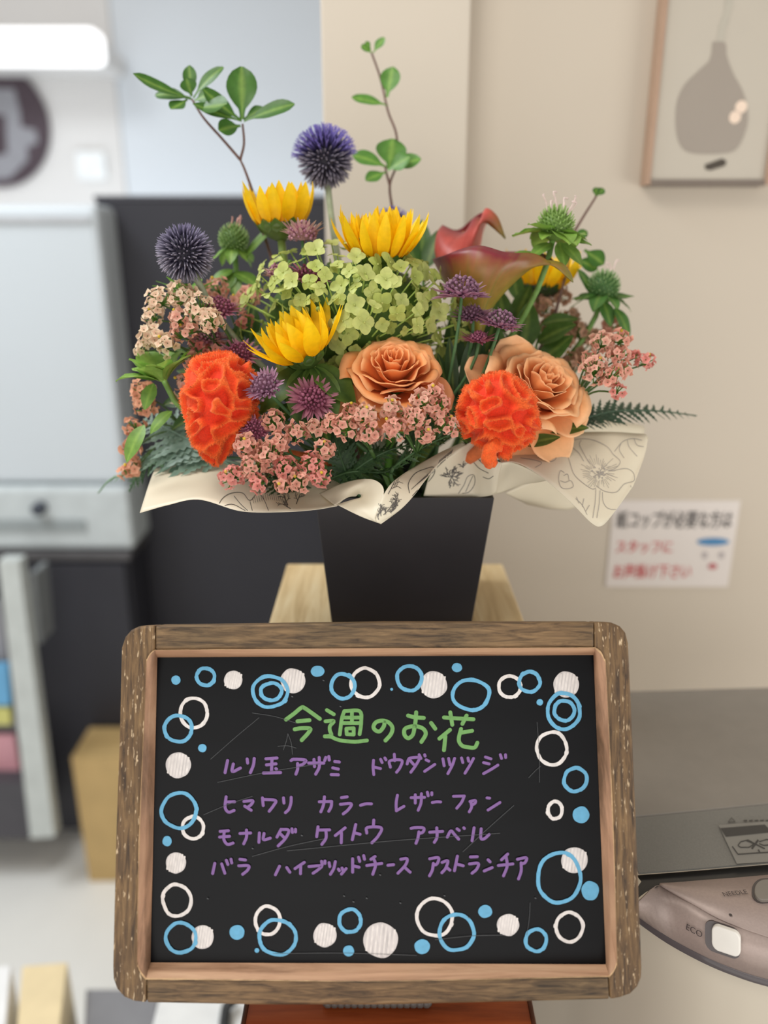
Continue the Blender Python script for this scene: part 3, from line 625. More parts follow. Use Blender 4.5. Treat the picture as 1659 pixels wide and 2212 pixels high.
mb.add(*prism(cs[0] + cs[1][::-1], Vector((0, 0, -0.03)))); lid = mb.build('lid', M_lid, app, smooth=False, remesh_normals=True, bevel=0.001)
mb = MB(); cs = [catmull(c, 16) for c in (bend, front)]
mb.add(*prism([p + Vector((0, -.0004, -.0004)) for p in cs[0]] + cs[1][::-1], Vector((0, 0, -0.0015)))); lidf = mb.build('lid_front', M_lid2, app, smooth=False, remesh_normals=True)
gap_in = [p + Vector((0, 0.004, -0.006)) for p in front]
gap_out = [az(1340, 1972, -.0085), az(1425, 1912, -.0065), az(1550, 1902, -.006), az(1700, 1886, -.006), az(1880, 1872, -.006)]
loft([gap_in, [p + Vector((0, -.006, -.002)) for p in front], gap_out], 'gasket', M_gap, app, label='black gasket groove')
edge = [az(1424, 1911, -.006), az(1460, 1932, -.006), az(1500, 1955, -.006), (az(1560, 1988, -.006)), az(1659, 2024, -.006), az(1760, 2050, -.006), az(1880, 2060, -.006)]
top_in = [az(1426, 1908.5, -.0062), az(1462, 1907, -.0062), az(1520, 1902, -.0062), az(1600, 1896, -.0062), az(1690, 1888, -.0062), az(1780, 1880, -.0062), az(1880, 1872, -.0062)]
fp = loft([top_in, [(p + q) / 2 for p, q in zip(top_in, edge)], edge], 'control_panel', M_taupe, app, solid=0.001)
bot = [(1250, 1880), (1310, 1928), (1385, 1984), (1450, 2028), (1530, 2070), (1600, 2098), (1659, 2116), (1760, 2140), (1880, 2150)]
eup = [(1240, 1870), (1300, 1914), (1362, 1956), (1425, 1911), (1500, 1955), (1560, 1988), (1659, 2024), (1760, 2050), (1880, 2060)]
e2 = [az(x, y, -.0066) for x, y in eup]; b2 = [az(x, y, -.032) for x, y in bot]
# move the lower edge slightly outward so the band leans out
band = loft([e2, [(p * .6 + q * .4) + Vector((0, -.0016, .0012)) for p, q in zip(e2, b2)], b2], 'front_band', M_taupe, app, n=40, solid=0.001)
M_smoke = plain('smoky_clear_rim', (96, 90, 92), 0.12, .03, 80.0)
b3 = [p + Vector((0, -.0012, -.0015)) for p in b2]; b4 = [p + Vector((0, -.0002, -.0055)) for p in b2]
loft([[p + Vector((0, -.0006, .0004)) for p in b2], b3, b4], 'rim_strip', M_smoke, app, n=40, label='smoky glossy rim strip')
low = [p + Vector((0.001, 0.0035, -.0057)) for p in b2]
bl = az(1195, 2185, -.10)
body_top = [Vector((bl.x - .001, low[0].y + .05, low[0].z)), Vector((bl.x + .003, low[0].y + .015, low[0].z))] + low
body_bot = [Vector((p.x, p.y + .006, TZ + .001)) for p in body_top]
loft([body_top, body_bot], 'body', M_cream, app, n=60)
mb = MB(); mb.add(*box((bl.x - .001, low[0].y + .052, TZ), (az(1880, 1700).x, rear[0].y, AZ - .031))); mb.build('rear_housing', M_cream, app, smooth=False, bevel=.004)
# ECO button set into the band
bvh = BVHTree.FromObject(band, bpy.context.evaluated_depsgraph_get()); off = base_of(band)
def hit(bv, off_, px, py, lift):
    r = ray(px, py).normalized(); h = bv.ray_cast(CAM - off_, r)
    if h[0] is None: return None
    n = h[1] if h[1].dot(r) < 0 else -h[1]
    return h[0] + off_ + n * lift, n
def rounded_px(cx, cy, w, h_, r, tilt, n=6):
    out = []
    for sx, sy, a0 in ((1, -1, -90), (1, 1, 0), (-1, 1, 90), (-1, -1, 180)):
        for k in range(n + 1):
            a = radians(a0 + 90 * k / n); x = sx * (w - r) + r * cos(a); y = sy * (h_ - r) + r * sin(a)
            out.append((cx + x, cy + y + x * tilt))
    return out
def band_plate(px, lift, thick, m, name, parent, bev=0.0, label=None):
    c, n = hit(bvh, off, sum(p[0] for p in px) / len(px), sum(p[1] for p in px) / len(px), lift)
    pts = []
    for x, y in px:
        r = ray(x, y); pts.append(CAM + r * ((c - CAM).dot(n) / r.dot(n)))
    mb = MB(); mb.add(*prism(pts, -n * thick)); return mb.build(name, m, parent, smooth=False, bevel=bev, remesh_normals=True, label=label)
band_plate(rounded_px(1561, 2030, 38, 33, 18, 0.34), 0.0008, 0.0015, plain('dark_button_recess', (84, 76, 76), .35), 'button_recess', band, label='dark recess around the button')
band_plate(rounded_px(1568, 2034, 31, 27, 15, 0.34), 0.0042, 0.004, plain('white_button', (240, 236, 228), .35), 'eco_button', band, 0.0008, label='white rounded button')
M_tx = plain('dark_panel_print', (70, 62, 62), .5)
hc, hn = hit(bvh, off, 1500, 2006, 0.0008)
xd = (at_z(1524, 2016, hc.z) - at_z(1480, 2000, hc.z)); xd = (xd - hn * xd.dot(hn)).normalized(); yd = hn.cross(xd)
text_mesh('ECO', 0.0056, hit(bvh, off, 1481, 2006, .0008)[0], xd, yd, M_tx, band, 'printed_word')
pz = AZ - .0045
a = at_z(1564, 1936, pz); b = at_z(1608, 1931, pz); xd = (b - a).normalized(); yd = Vector((0, 0, 1)).cross(xd)
text_mesh('NEEDLE', 0.0050, a, xd, yd, M_tx, fp, 'printed_word')
mb = MB(); mb.add(*prism([at_z(x, y, pz) for x, y in rounded_px(1668, 1922, 44, 26, 24, -0.06)], Vector((0, 0, -.002)))); kn = mb.build('round_button_ring', plain('dark_button_ring', (86, 80, 78), .3), fp, smooth=False, remesh_normals=True)
mb = MB(); mb.add(*prism([at_z(x, y, pz + .0022) for x, y in rounded_px(1670, 1920, 40, 22, 21, -0.06)], Vector((0, 0, -.0035)))); mb.build('round_button', plain('grey_button', (134, 128, 120), .4), kn, smooth=False, remesh_normals=True, bevel=.0005)
mb = MB(); c = at_z(1578, 1976, pz); mb.add([c + Vector((cos(k * pi / 6) * .0011, sin(k * pi / 6) * .0011, 0)) for k in range(12)], [tuple(range(12))]); mb.build('indicator', M_tx, fp, smooth=False)
# sticker on the lid front
def lidz(px, py):
    t = (py - 1750) / 135.0; return at_z(px, py, AZ + .0005 - .004 * max(0, t))
def lid_poly(poly, m, nm, label=None):
    mb = MB(); mb.add([lidz(x, y) for x, y in poly], [tuple(range(len(poly)))]); return mb.build(nm, m, lidf, smooth=False, label=label)
M_stk = plain('grey_sticker', (132, 129, 122), .4); M_stk2 = plain('charcoal_sticker_print', (62, 60, 58), .45)
lid_poly([(1552, 1782), (1800, 1764), (1840, 1850), (1592, 1866)], M_stk, 'caution_sticker')
def lidz(px, py):
    t = (py - 1750) / 135.0; return at_z(px, py, AZ + .0008 - .004 * max(0, t))
lid_poly([(1556, 1789), (1652, 1781), (1668, 1797), (1568, 1807)], M_stk2, 'printed_bar', 'dark printed bar')
mb = MB()
def lid_line(p, w_):
    for (x0, y0), (x1, y1) in zip(p, p[1:]):
        dx, dy = x1 - x0, y1 - y0; l = sqrt(dx * dx + dy * dy); nx, ny = -dy / l * w_ / 2, dx / l * w_ / 2
        mb.add([lidz(x0 + nx, y0 + ny), lidz(x1 + nx, y1 + ny), lidz(x1 - nx, y1 - ny), lidz(x0 - nx, y0 - ny)], [(0, 1, 2, 3)])
lid_line([(1582, 1828), (1594, 1845), (1700, 1838)], 2.2)
lid_line([(1594, 1826), (1600, 1818), (1616, 1814), (1630, 1822), (1618, 1830), (1600, 1830), (1594, 1826)], 2.0)
lid_line([(1640, 1818), (1656, 1813), (1672, 1816), (1670, 1824), (1650, 1826), (1640, 1822)], 2.0)
lid_line([(1624, 1833), (1638, 1814)], 4.0); lid_line([(1612, 1815), (1634, 1824), (1652, 1833)], 2.4); lid_line([(1638, 1835), (1642, 1842)], 3)
lid_line([(1573, 1776), (1580, 1766), (1588, 1775), (1573, 1776)], 1.4)
for x in range(1606, 1700, 12): lid_line([(x, 1773), (x + 8, 1772)], 3.0)
mb.build('printed_pictogram', M_stk2, lidf, smooth=False, label='dark pictogram and writing')
# ------------------------------------------------------------------ pot, foam, wrapping paper
PD = 0.575
ptl = P(680, 1079, PD); ptr = P(1068, 1072, PD); pcx = (ptl.x + ptr.x) / 2; ptz = (ptl.z + ptr.z) / 2; pfy = (ptl.y + ptr.y) / 2
hw = (ptr.x - ptl.x) / 2
def ray_to_y(px, py, y): return at_y(px, py, y)
fyb = pfy + 0.016; pbl = at_y(716, 1335, fyb); pbr = at_y(1019, 1335, fyb); bx_ = (pbl.x + pbr.x) / 2; hb = (pbr.x - pbl.x) / 2 * 0.985
M_pot = plain('matte_black_pot', (40, 37, 40), 0.5, 0.08, 20.0)
pot = thing('flower_pot', 'square tapered black flower pot holding the bouquet, on the pale plinth', 'pot', Vector((bx_, fyb + hb, BZ)))
def rect(cx, cy, h, z): return [Vector((cx - h, cy - h, z)), Vector((cx + h, cy - h, z)), Vector((cx + h, cy + h, z)), Vector((cx - h, cy + h, z))]
T0 = rect(pcx, pfy + hw, hw, ptz); B0 = rect(bx_, fyb + hb, hb, BZ + .0005)
Ti = rect(pcx, pfy + hw, hw - .003, ptz); Bi = rect(bx_, fyb + hb, hb - .003, BZ + .004)
v = B0 + T0 + Ti + Bi; f = [(0, 3, 2, 1)]
for k in range(3):
    for i in range(4):
        j = (i + 1) % 4; f.append((k * 4 + i, k * 4 + j, k * 4 + 4 + j, k * 4 + 4 + i))
f.append((12, 13, 14, 15))
mb = MB(); mb.add(v, f); mb.build('pot_body', M_pot, pot, smooth=False, bevel=0.0008, remesh_normals=True)
PC = Vector((pcx, pfy + hw, ptz))              # centre of the pot mouth
mb = MB(); mb.add(*box((pcx - hw + .008, pfy + .008, BZ + .02), (pcx + hw - .008, pfy + 2 * hw - .008, ptz - .016)))
# foam narrows with the pot
for q in mb.v:
    if q.z < ptz - .05: q.x = bx_ + (q.x - pcx) * 0.74; q.y = fyb + hb + (q.y - (pfy + hw)) * 0.74
tag(mb.build('floral_foam', plain('dark_green_foam', (40, 58, 44), .9, .2, 300., bump=.4), None, Vector((pcx, pfy + hw, BZ + .02)), smooth=False), 'dark green floral foam block inside the black pot under the flowers', 'floral foam')

M_paper = plain('cream_wrapping_paper', (238, 229, 206), 0.42, 0.02, 30.0, trans=0.22)
paper = thing('wrapping_paper', 'cream wrapping paper with line-drawn flowers folded out over the pot rim', 'paper', Vector((PC.x, PC.y, ptz)))
def px3(l): return [P(*q) for q in l]
strips = {
 'left': [[(335, 1012, .60), (322, 1045, .575), (302, 1108, .545)], [(420, 1000, .60), (400, 1040, .572), (362, 1091, .54)], [(520, 996, .60), (490, 1038, .57), (430, 1079, .535)],
          [(600, 1000, .598), (560, 1050, .568), (520, 1104, .528)], [(670, 1015, .592), (640, 1060, .562), (610, 1106, .523)], [(720, 1035, .585), (700, 1066, .556), (680, 1101, .52)], [(770, 1045, .575), (752, 1068, .55), (728, 1093, .517)]],
 'roll_back': [[(690, 1066, .556), (705, 1078, .535), (724, 1092, .518)], [(735, 1046, .545), (742, 1058, .530), (750, 1075, .5245)], [(775, 1036, .535), (780, 1046, .528), (768, 1072, .531)], [(806, 1036, .522), (802, 1048, .522), (772, 1068, .532)],
          [(826, 1050, .512), (815, 1058, .516), (778, 1068, .531)], [(828, 1072, .508), (814, 1074, .513), (780, 1072, .530)], [(818, 1098, .505), (806, 1088, .511), (776, 1076, .528)], [(811, 1124, .503), (785, 1100, .509), (760, 1080, .524)],
          [(822, 1131, .503), (780, 1116, .508), (728, 1090, .518)]],
 'band': [[(811, 1124, .5032), (816, 1129, .5028), (823, 1132, .5035)], [(818, 1098, .505), (840, 1112, .505), (868, 1098, .512)], [(829, 1068, .508), (865, 1078, .513), (896, 1068, .522)], [(850, 1040, .522), (890, 1046, .527), (920, 1036, .534)],
          [(890, 1012, .545), (920, 1012, .546), (946, 1004, .550)], [(950, 978, .562), (970, 976, .560), (985, 975, .560)], [(1000, 955, .572), (1004, 958, .568), (1008, 961, .564)]],
 'middle': [[(940, 1003, .563), (925, 1035, .572), (915, 1071, .578)], [(972, 985, .563), (965, 1030, .574), (958, 1074, .580)], [(1003, 962, .565), (1000, 1010, .576), (996, 1076, .581)], [(1032, 953, .566), (1022, 1000, .573), (1026, 1074, .579)],
            [(1046, 968, .560), (1042, 1010, .565), (1050, 1072, .573)], [(1062, 990, .556), (1062, 1020, .559), (1064, 1069, .569)], [(1084, 1000, .553), (1078, 1025, .558), (1072, 1066, .569)]],
 'under': [[(1084, 1000, .553), (1074, 1035, .562), (1068, 1068, .571)], [(1110, 1000, .556), (1098, 1030, .566), (1080, 1066, .573)], [(1145, 1015, .556), (1125, 1036, .566), (1100, 1058, .576)], [(1182, 1038, .552), (1160, 1042, .563), (1130, 1046, .575)]],
 'right': [[(1060, 972, .58), (1072, 985, .568), (1084, 1000, .553)], [(1100, 965, .585), (1104, 982, .57), (1112, 999, .552)], [(1150, 950, .59), (1152, 985, .568), (1146, 1014, .548)], [(1200, 940, .592), (1205, 990, .565), (1190, 1046, .541)],
           [(1250, 934, .592), (1256, 1000, .565), (1240, 1092, .535)], [(1320, 933, .59), (1312, 1010, .565), (1278, 1130, .532)], [(1370, 936, .588), (1352, 1010, .566), (1300, 1136, .534)], [(1394, 938, .585), (1378, 1005, .57), (1326, 1108, .542)], [(1400, 946, .584), (1392, 985, .575), (1368, 1050, .558)]],
 'back': [[(1090, 1066, .60), (1120, 1080, .62), (1140, 1090, .64)], [(1140, 1040, .61), (1180, 1080, .635), (1200, 1100, .65)], [(1190, 1010, .62), (1220, 1060, .645), (1245, 1096, .66)], [(1240, 960, .63), (1270, 1000, .65), (1290, 1060, .668)], [(1250, 925, .64), (1320, 925, .66), (1392, 935, .68)], [(1230, 900, .65), (1290, 905, .67), (1350, 912, .70)]],
}
mb = MB()
for nm, colsx in strips.items():
    nr = 14; nc = 8 * len(colsx); cols_s = [catmull(px3(c), nr) for c in colsx]
    rows = [catmull([c[r] for c in cols_s], nc) for r in range(nr)]
    mb.add([p for r in rows for p in r], grid_faces(nr, nc))
sheet_ = mb.build('paper_sheet', M_paper, paper, solid=0.0003)
bvp = BVHTree.FromPolygons([tuple(v) for v in mb.v], mb.f)
M_pink = plain('grey_printed_ink', (168, 161, 152), 0.5, .05); M_dink = plain('dark_printed_ink', (88, 84, 80), 0.5, .05)
def draw(mbx, px, w_, sm=True):
    pts = [Vector((x, y, 0)) for x, y in px]
    if sm and len(pts) > 2: pts = catmull(pts, (len(pts) - 1) * 6 + 1)
    elif len(pts) == 2: pts = [pts[0] + (pts[1] - pts[0]) * k / 4 for k in range(5)]
    prev = None
    for i, p in enumerate(pts):
        t = (pts[min(i + 1, len(pts) - 1)] - pts[max(i - 1, 0)])
        if t.length < 1e-6: continue
        t.normalize(); cur = []
        for sgn in (1, -1):
            q = p + Vector((-t.y, t.x, 0)) * (sgn * w_ / 2); r = ray(q.x, q.y).normalized(); h = bvp.ray_cast(CAM, r)
            if h[0] is None: cur = None; break
            n = h[1] if h[1].dot(r) < 0 else -h[1]; cur.append(h[0] + n * 0.0004)
        if cur and prev and (cur[0] - prev[0]).length < 0.012: mbx.add([prev[0], cur[0], cur[1], prev[1]], [(0, 1, 2, 3)])
        prev = cur
def z5(l): return [(960 + x / 2.86, 560 + y / 2.86) for x, y in l]
mb = MB()
for l in ([(735, 1185), (722, 1140), (780, 1125), (840, 1112), (900, 1115), (960, 1135), (1010, 1165), (1040, 1205)], [(765, 1150), (760, 1200), (775, 1260), (800, 1330), (850, 1380), (910, 1420), (935, 1415)],
          [(760, 1150), (790, 1165), (830, 1200), (860, 1250)], [(845, 1120), (835, 1150), (870, 1220), (900, 1270)], [(1040, 1205), (1085, 1250), (1060, 1290), (1010, 1310)], [(935, 1400), (990, 1435), (1060, 1440), (1110, 1390), (1170, 1370), (1165, 1320), (1120, 1295), (1030, 1310)],
          [(975, 1440), (980, 1500), (1010, 1540), (1070, 1545), (1130, 1510), (1155, 1440), (1150, 1400)], [(935, 1420), (930, 1500), (915, 1600)], [(960, 1430), (955, 1510), (940, 1600)], [(740, 1320), (715, 1310), (705, 1360), (720, 1410), (760, 1420), (795, 1405), (780, 1370), (745, 1380), (715, 1370)],
          [(735, 1340), (760, 1330), (770, 1370)], [(430, 1190), (470, 1175), (500, 1210)], [(400, 1200), (440, 1165)], [(470, 1230), (540, 1240), (600, 1260), (560, 1290)], [(600, 1120), (610, 1180), (650, 1250), (690, 1230), (650, 1190), (610, 1160)], [(610, 1160), (580, 1190), (600, 1130)], [(620, 1160), (640, 1120)],
          [(1050, 1190), (1100, 1130), (1160, 1110), (1220, 1120)], [(1090, 1140), (1080, 1180), (1110, 1230)], [(1130, 1120), (1140, 1160), (1190, 1220)], [(1170, 1110), (1190, 1150), (1230, 1160)], [(810, 1480), (850, 1520), (880, 1580)], [(830, 1510), (815, 1470)], [(850, 1530), (860, 1480)], [(870, 1560), (895, 1520)]):
    draw(mb, z5(l), 1.3)
for k in range(70):
    a = random.uniform(0, 2 * pi); r0 = random.uniform(0, 46); cx, cy = 955 + r0 * cos(a), 1320 + r0 * .9 * sin(a)
    draw(mb, z5([(cx, cy), (cx + 10 * cos(a), cy + 9 * sin(a))]), 1.8)
for k in range(46):
    a = 2 * pi * k / 46 + random.uniform(-.05, .05); r0 = random.uniform(48, 60); r1 = r0 + random.uniform(20, 75)
    draw(mb, z5([(955 + r0 * cos(a), 1320 + r0 * .9 * sin(a)), (955 + r1 * cos(a + .06), 1320 + r1 * .9 * sin(a + .06))]), 0.8)
mb.build('printed_drawing', M_pink, sheet_, smooth=False, label='grey line drawing of an anemone')
def sprig(mbx, x, y, a, l, depth, w_):
    x2, y2 = x + l * cos(a), y - l * sin(a); draw(mbx, [(x, y), ((x + x2) / 2 + random.uniform(-1, 1), (y + y2) / 2), (x2, y2)], w_)
    if depth:
        for k in range(3): sprig(mbx, x + (x2 - x) * (.4 + .3 * k), y + (y2 - y) * (.4 + .3 * k), a + random.choice((-1, 1)) * random.uniform(.5, 1.0), l * .55, depth - 1, w_ * .8)
mb = MB()
sprig(mb, 622, 1092, 1.9, 22, 2, 1.6); sprig(mb, 640, 1090, 1.2, 22, 2, 1.6); sprig(mb, 628, 1100, 2.6, 20, 2, 1.4)
for l in ([(468, 1100), (480, 1078), (500, 1066), (524, 1066), (540, 1082), (560, 1062), (590, 1056), (612, 1070), (622, 1098)], [(505, 1072), (520, 1090), (535, 1104)], [(560, 1064), (572, 1084), (580, 1104)], [(470, 1100), (500, 1090), (530, 1104)], [(540, 1084), (545, 1104)]): draw(mb, l, 1.3)
for k in range(16):
    x = 545 + k * 4.6; draw(mb, [(x, 1066 + abs(k - 8) * 1.2), (x + 3, 1080 + abs(k - 8))], .8)
# hatched petal and sprigs on the band and the middle fold
for l in ([(884, 1066), (882, 1045), (896, 1024), (918, 1014), (936, 1010), (938, 1022), (925, 1040), (905, 1056), (890, 1072)],): draw(mb, l, 1.4)
for k in range(18):
    t = k / 17; draw(mb, [(888 + 44 * t, 1058 - 42 * t), (893 + 40 * t + 6, 1040 - 30 * t + 8)], 1.0)
for k in range(12): 
    t = k / 11; draw(mb, [(944 + 30 * t, 1010 - 28 * t), (950 + 28 * t, 994 - 22 * t)], 1.0)
for k in range(9): sprig(mb, 818 + 5 * k, 1122 - 4 * k + random.uniform(-6, 6), random.uniform(.6, 2.0), 16, 2, 1.5)
sprig(mb, 838, 1068, 1.1, 30, 2, 1.4)
for a in (.2, .9, 1.6, 2.4, 3.1, 4.2, 5.2): sprig(mb, 976, 1030, a, 15, 2, 1.7)
for a in (.9, 1.6, 2.3): sprig(mb, 1000, 1010, a, 10, 1, 1.4)
for l in ([(990, 1066), (1002, 1048), (1010, 1030), (1024, 1026), (1026, 1044), (1014, 1062), (998, 1066)], [(1006, 1062), (1016, 1040), (1022, 1028)], [(1018, 990), (1034, 1010), (1056, 1022)], [(1026, 980), (1042, 1000), (1060, 1008)], [(1044, 1030), (1056, 1034), (1066, 1028)], [(1036, 996), (1046, 990), (1054, 998)]): draw(mb, l, 1.2)
mb.build('printed_drawing', M_dink, sheet_, smooth=False, label='dark line drawings of sprigs and petals')
# ------------------------------------------------------------------ plant materials and colours
M_stem = tinted('green_stem', 0.5, 0.0, 0.15, 200.0)
M_leaf = tinted('green_leaf', 0.38, 0.25, 0.14, 220.0, spec=0.4, bump=0.1)
M_yel = tinted('sunflower_petal', 0.5, 0.18, 0.06, 300.0)
M_rose = tinted('rose_petal', 0.48, 0.14, 0.04, 260.0, sheen=0.15)
M_hyd = tinted('hydrangea_floret', 0.45, 0.28, 0.08, 300.0)
M_ast = tinted('astrantia_floret', 0.5, 0.2, 0.12, 600.0)
M_cel = tinted('celosia_velvet', 0.75, 0.12, 0.14, 900.0, sheen=0.5, bump=0.5)
M_sta = tinted('statice_floret', 0.6, 0.28, 0.10, 500.0)
M_thi = tinted('thistle_spine', 0.5, 0.0, 0.10, 600.0)
M_cal = tinted('calla_spathe', 0.38, 0.08, 0.10, 160.0, spec=0.5)
G_stem = lin((92, 124, 62)); G_dark = lin((46, 78, 38)); G_mid = lin((84, 132, 50)); G_bright = lin((122, 172, 62)); G_pale = lin((170, 196, 96)); G_grey = lin((128, 152, 128))

def stem_to_pot(mb, head, axis, r=0.0018, col=None, spread=0.035, bow=0.5, tip=None, seed=None):
    """Stem from the head down into the foam in the pot."""
    rg = random.Random(seed if seed is not None else int(head.x * 1e5 + head.z * 7e4))
    a = rg.uniform(0, 2 * pi); end = PC + Vector((cos(a) * spread * rg.random(), sin(a) * spread * rg.random(), -0.02))
    dirx = head - PC; end += Vector((max(-.03, min(.03, dirx.x * .25)), max(-.03, min(.03, dirx.y * .25)), 0))
    L = (head - end).length; p1 = head - axis * (L * bow * .5); p2 = end + Vector((0, 0, L * .30))
    pts = []
    for k in range(13):
        t = k / 12; u = 1 - t; pts.append(head * u ** 3 + p1 * (3 * u * u * t) + p2 * (3 * u * t * t) + end * t ** 3)
    v, f = tube(pts, r, r * 1.15, 7); mb.add(v, f, col or G_stem); return pts
def new_flower(name, label, cat, head, group):
    base = PC + (head - PC) * 0.15; base.z = PC.z - 0.018
    base.x = max(PC.x - .05, min(PC.x + .05, base.x)); base.y = max(PC.y - .05, min(PC.y + .05, base.y))
    return thing(name, label, cat, base, group)

# ------------------------------------------------------------------ sunflowers
Y_base = lin((236, 168, 0)); Y_mid = lin((250, 204, 8)); Y_tip = lin((252, 222, 44))
def sunflower(px, py, d, axis, r0, L, tilt, n, label, rows=2, spread=0.25, open_=0.0, base_col=None, stem_r=.0032, bend=-0.35, seed=1, pw=.375):
    rg = random.Random(seed); head = P(px, py, d); A = Vector(axis).normalized(); x, y, z = frame3(A)
    t = new_flower('sunflower', label, 'flower', head, 'sunflowers in the bouquet')
    R0 = PXL(r0, d); LL = PXL(L, d); gc = base_col or lin((74, 98, 44))
    for row in range(rows):
        for k in range(n):
            th = 2 * pi * (k + .5 * row) / n + rg.uniform(-.09, .09); tl = tilt * (1 - .38 * row) + rg.uniform(-.09, .09)
            rad = x * cos(th) + y * sin(th); rr = R0 * (1 - .14 * row); l = LL * rg.uniform(.86, 1.08) * (1 - .04 * row)
            o = head + rad * rr; dv = z * cos(tl) + rad * sin(tl); nm = z * sin(tl) - rad * cos(tl)
            tw = rg.uniform(-.25, .25); nm = (nm + rad.cross(z) * tw)
            sh = rg.uniform(-.06, .06)
            cf = lambda u, s, sh=sh: mix(mix(Y_base, Y_mid, min(1, u * 2.2 + sh)), Y_tip, max(0, u - .35) * 1.0 - .25 * abs(s))
            v, f, c = leaf(o, dv, nm, l, l * pw * rg.uniform(.88, 1.12), pr_lance, 9, 3, bend * rg.uniform(.2, 1.2), -.28, .02, 1.5, rg.uniform(0, 6), cf, bend2=rg.uniform(-.25, .35))
            MB().add(v, f, c).build('petal', M_yel, t)
    mb = MB()                                          # green back of the head
    prof = [(0.26, -.62), (.62, -.46), (.98, -.16), (1.06, 0.06), (.9, .10)]
    vs = []
    for r_, h in prof:
        for j in range(20):
            a = 2 * pi * j / 20; vs.append(head + (x * cos(a) + y * sin(a)) * (R0 * r_) + z * (R0 * h))
    mb.add(vs, grid_faces(len(prof), 20, True), gc)
    mb.build('receptacle', M_leaf, t)
    for k in range(9):
        th = 2 * pi * k / 9 + rg.uniform(-.2, .2); rad = x * cos(th) + y * sin(th)
        v, f, c = leaf(head + rad * (R0 * .84) - z * (R0 * .35), z * .85 + rad * .25, -rad + z * .3, R0 * rg.uniform(.6, .85), R0 * .6, pr_lance, 6, 2, -.5, -.2, 0, 2, 0, lambda u, s: mix(gc, G_mid, u * .5))
        MB().add(v, f, c).build('sepal', M_leaf, t)
    mb = MB(); v, f = ball(head + z * (R0 * .12), R0 * .82, 6, 18); v = [head + z * (R0 * .12) + (q - head - z * (R0 * .12)) - z * ((q - head - z * (R0 * .12)).dot(z) * .65) for q in v]
    mb.add(v, f, lin((70, 50, 26))); mb.build('seed_disc', M_stem, t, label='dark brown disc')
    mb = MB(); stem_to_pot(mb, head - z * (R0 * .55), A, stem_r, lin((128, 150, 76))); mb.build('stem', M_stem, t)
    return t, (head, x, y, z, R0)
sunflower(606, 490, .605, D(-.02, .97, .20), 46, 88, .42, 14, 'sunflower highest at the left, petals upright in a cup, beside the dark partition', seed=3, base_col=lin((96, 116, 56)), bend=.06)
s2 = sunflower(819, 558, .572, D(.0, .93, .36), 48, 108, .62, 17, 'large upright sunflower standing on top of the green hydrangea', rows=3, seed=5, bend=.22, pw=.29)
s3, (h3, x3, y3, z3, R3) = sunflower(662, 768, .545, D(-.40, .80, .42), 44, 108, .86, 13, 'bright sunflower turned to the left, right above the left orange cockscomb', rows=3, seed=8, bend=.34, pw=.33)
sunflower(1168, 622, .665, D(.12, .9, .25), 38, 86, .62, 11, 'half-hidden sunflower behind the big calla lily at the right', seed=11, base_col=lin((52, 66, 34)), bend=.15)
for k, (a, b_) in enumerate(((D(-.7, -.5, .3), .05), (D(.8, -.55, .4), .045), (D(.35, -.75, .5), .05), (D(-.2, -.8, .5), .045))):
    v, f, c = leaf(h3 - z3 * (R3 * .5), a, D(0, .7, .6), b_, .026, pr_lance, 8, 2, -.5, .1, .03, 2, k, lambda u, s: mix(lin((66, 96, 44)), lin((96, 124, 54)), abs(s)))
    MB().add(v, f, c).build('leaf', M_leaf, s3)

